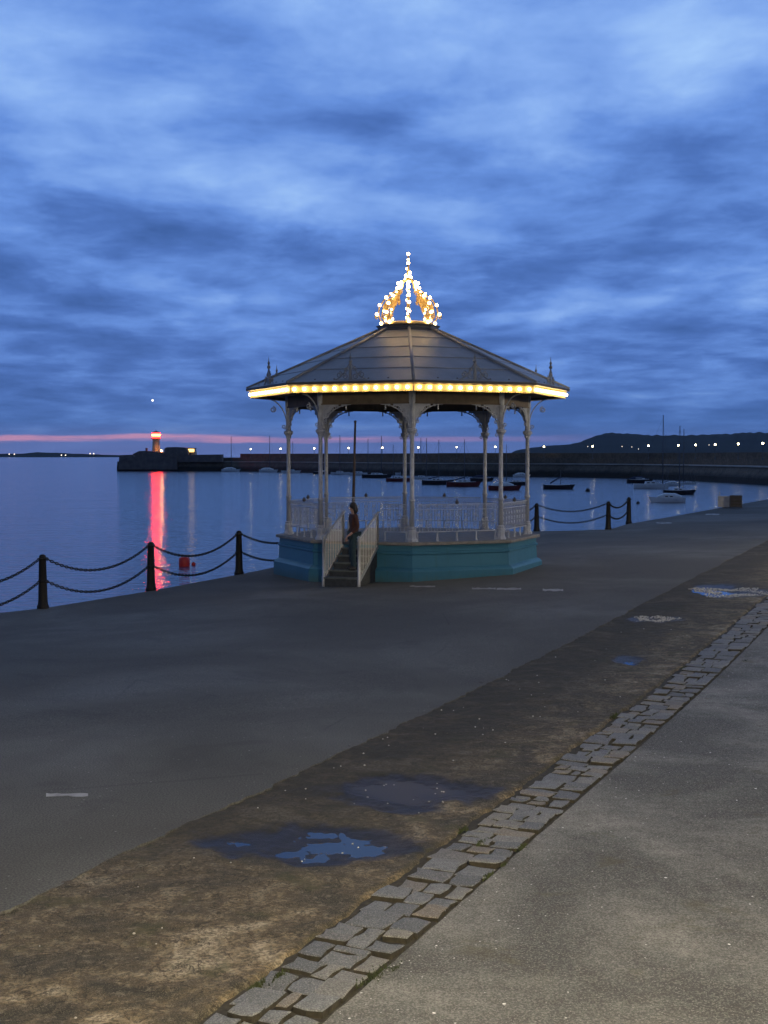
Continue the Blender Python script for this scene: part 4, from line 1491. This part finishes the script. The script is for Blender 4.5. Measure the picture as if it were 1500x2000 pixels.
def boat(x0, x1, yw, hull, label, group=None, mast=None, mast_px=None, cabin=True, boom=None, cover=False, flip=False, name='moored_yacht', cat='boat'):
    c = on_water((x0 + x1) / 2, yw)
    L = (x1 - x0) / F * c.y
    rz = random.uniform(-0.16, 0.16) + (math.pi if flip else 0)
    t = thing(name, label, cat, c, rz, group)
    D = min(0.14 * L, 0.95)
    B = 0.30 * L
    hm_, dk = hull_mesh(L, B, D, 0.10 * D + 0.05)
    hm_.build('hull', M[hull], t, True)
    dk.build('deck', M['boat_deck'], t)
    if hull != 'hull_white':
        MB().tube([(-0.46 * L, -0.28 * B, D + 0.06), (0, -0.5 * B, D + 0.03), (0.4 * L, -0.25 * B, D + 0.1)], 0.05, 5).build('rubbing_strake', M['hull_white'], t)
    if cabin:
        ch = 0.42 * D + 0.12
        m = MB()
        m.plate([(-0.18 * L, D - 0.08), (0.26 * L, D - 0.08), (0.20 * L, D + ch * 0.8), (0.02 * L, D + ch), (-0.16 * L, D + ch)], (0, 0, 0), (1, 0, 0), (0, 0, 1), B * 0.55)
        m.build('cabin', M['hull_white'], t)
        for q in (-0.08, 0.06):
            for sy in (-1, 1):
                MB().box((q * L, sy * B * 0.278, D + ch * 0.5), (0.08 * L, 0.02, ch * 0.35)).build('cabin_window', M['hull_dark'], t)
    if cover:
        m = MB()
        m.tube([(-0.40 * L, 0, D + 0.05), (-0.2 * L, 0, D + 0.22), (0.1 * L, 0, D + 0.28), (0.32 * L, 0, D + 0.08)], [0.05 * L, 0.09 * L, 0.085 * L, 0.04 * L], 9)
        m.build('canvas_cover', M['canvas'] if cover == 'dark' else M['hull_white'], t, True)
    if mast is not None:
        H = (yw - mast) / F * c.y
        mx = 0.10 * L
        if mast_px is not None:
            mx = ((mast_px - 750) / F * c.y - c.x) * (-1 if flip else 1)
        r = max(0.06, min(0.12, 0.009 * H)) * (1.25 if c.y > 350 else 1.0)
        MB().tube([(mx, 0, D * 0.5), (mx, 0, H)], [r, r * 0.6], 7).build('mast', M['mast'], t, True)
        m = MB()
        for e in ((0.53 * L, 0, D), (-0.49 * L, 0, D)):
            m.tube([(mx, 0, H * 0.96), e], 0.014, 4)
        m.build('stay', M['mast'], t)
        MB().bar((mx, -0.10 * B - 0.3, H * 0.6), (mx, 0.10 * B + 0.3, H * 0.6), 0.04).build('spreader', M['mast'], t)
        if boom:
            MB().tube([(mx - 0.05, 0, D + boom), (mx - 0.36 * L, 0, D + 0.35)], [0.11, 0.15], 7).build('boom_cover', M['canvas'], t, True)
    return t


FAR = 'white boats moored under the far pier'
FL = 'small white boat moored close under the far stone pier'
boat(433, 467, 921.5, 'hull_white', FL, FAR, 852, 452, cabin=True, cover='white')
boat(506, 541, 922.5, 'hull_white', FL, FAR, 851, 527, cabin=True, cover='white')
boat(549, 585, 924.5, 'hull_white', FL, FAR, 862, 572)
boat(611, 645, 926, 'hull_dark', 'dark boat moored under the far pier between two white ones', None, None)
boat(646, 680, 927.5, 'hull_white', FL, FAR, 850, 664)
boat(681, 717, 928.5, 'hull_white', FL, FAR, 857, 719, cabin=True)
boat(707, 762, 933.5, 'hull_dark', 'dark hulled yacht with white coachroof moored beyond the bandstand stair', None, 851, 745)
boat(754, 800, 940.5, 'hull_red', 'dark red yacht half hidden behind the bandstand front column', None, 868, 768)
boat(803, 838, 928, 'hull_white', FL, FAR, 855, 822)
boat(806, 838, 936, 'hull_white', 'pale boat moored between two dark hulls beyond the bandstand', None, 856, 833)
boat(824, 881, 946.5, 'hull_dark', 'dark hulled yacht with dark sail cover overlapping a red yacht', None, 859, 857, boom=0.9)
boat(872, 935, 950.5, 'hull_red', 'long dark red yacht with white cabin and rolled blue sail cover', None, 858, 907, boom=1.0)
boat(918, 962, 940, 'hull_dark', 'low dark open boat behind the two red yachts', None, None, cabin=False, cover='dark')
boat(954, 1014, 957.5, 'hull_red', 'low dark red open boat without mast near the right columns', None, None, cabin=False, cover='white')
boat(986, 1030, 947.5, 'hull_dark', 'dark yacht with tall mast behind the low red open boat', None, 868, 989)
boat(988, 1014, 928.5, 'hull_white', FL, FAR, None)
boat(1061, 1118, 955.5, 'hull_dark', 'dark dinghy with slanting blue sail cover moored alone in open water', None, 918, 1095, cabin=False, boom=1.6)
boat(1224, 1272, 943.5, 'hull_dark', 'grey motorboat with dark canopy behind the white yacht', None, None, cover='dark', name='motorboat')
boat(1238, 1304, 954.5, 'hull_white', 'white yacht with very tall mast moored off the last chain posts', None, 811, 1294)
boat(1296, 1354, 966, 'hull_dark', 'dark hulled fishing boat with white cabin between two white boats', None, 832, 1327, name='fishing_boat')
boat(1332, 1358, 946, 'hull_white', 'small white boat partly behind the dark hulled fishing boat', None, 838, 1300 + 35)
boat(1272, 1338, 981.5, 'hull_white', 'white motor launch with a dark waterline nearest the quay edge', None, None, cover='white', name='motor_launch', flip=True)


boat(1002, 1034, 932, 'hull_white', FL, FAR, None, cover='white')
boat(772, 800, 927.5, 'hull_white', FL, FAR, None)
boat(1298, 1330, 949, 'hull_white', 'low white launch tucked between the white yacht and the fishing boat', None, None, cover='white', name='motor_launch')


def buoy(px_, py_, r, mt, label, big=False):
    c = on_water(px_, py_)
    t = thing('mooring_buoy', label, 'buoy', c)
    if big:
        MB().lathe([(r * 0.8, -r * 0.5), (r, -r * 0.2), (r, r * 1.3), (r * 0.85, r * 1.62), (r * 0.3, r * 1.7)], 16).build('float', mt, t, True)
        MB().tube([(-0.06, 0, r * 1.65), (-0.06, 0, r * 1.95), (0.06, 0, r * 1.95), (0.06, 0, r * 1.65)], 0.02, 5).build('lifting_eye', M['black'], t)
    else:
        MB().ball((0, 0, r * 0.45), r, 12, 8).build('float', mt, t, True)
        MB().lathe([(0.04, r * 1.35), (0.04, r * 1.6), (0.01, r * 1.65)], 6).build('lifting_eye', M['black'], t)


buoy(360, 1106, 0.325, M['buoy'], 'large red mooring buoy floating off the chain posts', True)
buoy(378, 1104, 0.13, M['buoy'], 'small red float beside the large red buoy')
buoy(1148, 960, 0.42, M['dark_buoy'], 'small dark buoy in open water right of the lone dinghy')
buoy(1246, 984, 0.24, M['dark_buoy'], 'small dark buoy off the end of the chain posts')

# ------------------------------------------------------------------ lamps of this pier (they stand outside the picture)
def street_lamp(p, power, label):
    t = thing('promenade_lamp', label, 'lamp', p, 0, 'lamps along the promenade')
    MB().lathe([(0.16, 0), (0.16, 0.3), (0.10, 0.4), (0.085, 1.2), (0.06, 5.6), (0.09, 5.65), (0.09, 5.75)], 10).build('post', M['lamp_iron'], t, True)
    MB().lathe([(0.10, 5.76), (0.20, 6.05), (0.20, 6.15), (0.10, 6.25)], 12).build('globe', emit('street_lamp_glow', (1, 0.83, 0.53), power), t, True)
    MB().lathe([(0.30, 6.24), (0.22, 6.36), (0.03, 6.46)], 12).build('hood', M['lamp_iron'], t)


for (x, y), pw in (((2.4, 0.6), 3800.0), ((20.5, 35.0), 2300.0), ((-15.5, -42.0), 3000.0)):
    street_lamp(Vector((x, y, g(x, y))), pw, 'tall iron promenade lamp with warm glowing globe beside the concrete walkway')

# ------------------------------------------------------------------ evening air
hz = bpy.data.materials.new('evening_haze')
hz.use_nodes = True
hz.node_tree.nodes.clear()
k = NT(hz.node_tree)
pv = k.n('ShaderNodeVolumePrincipled', i_Color=(0.80, 0.86, 0.95), i_Density=HAZE)
ho = k.n('ShaderNodeOutputMaterial')
hz.node_tree.links.new(pv.outputs[0], ho.inputs['Volume'])
tag(MB().box((0, 5400, 95), (2 * S + 200, 11400, 220)).build('haze', hz), kind='stuff')
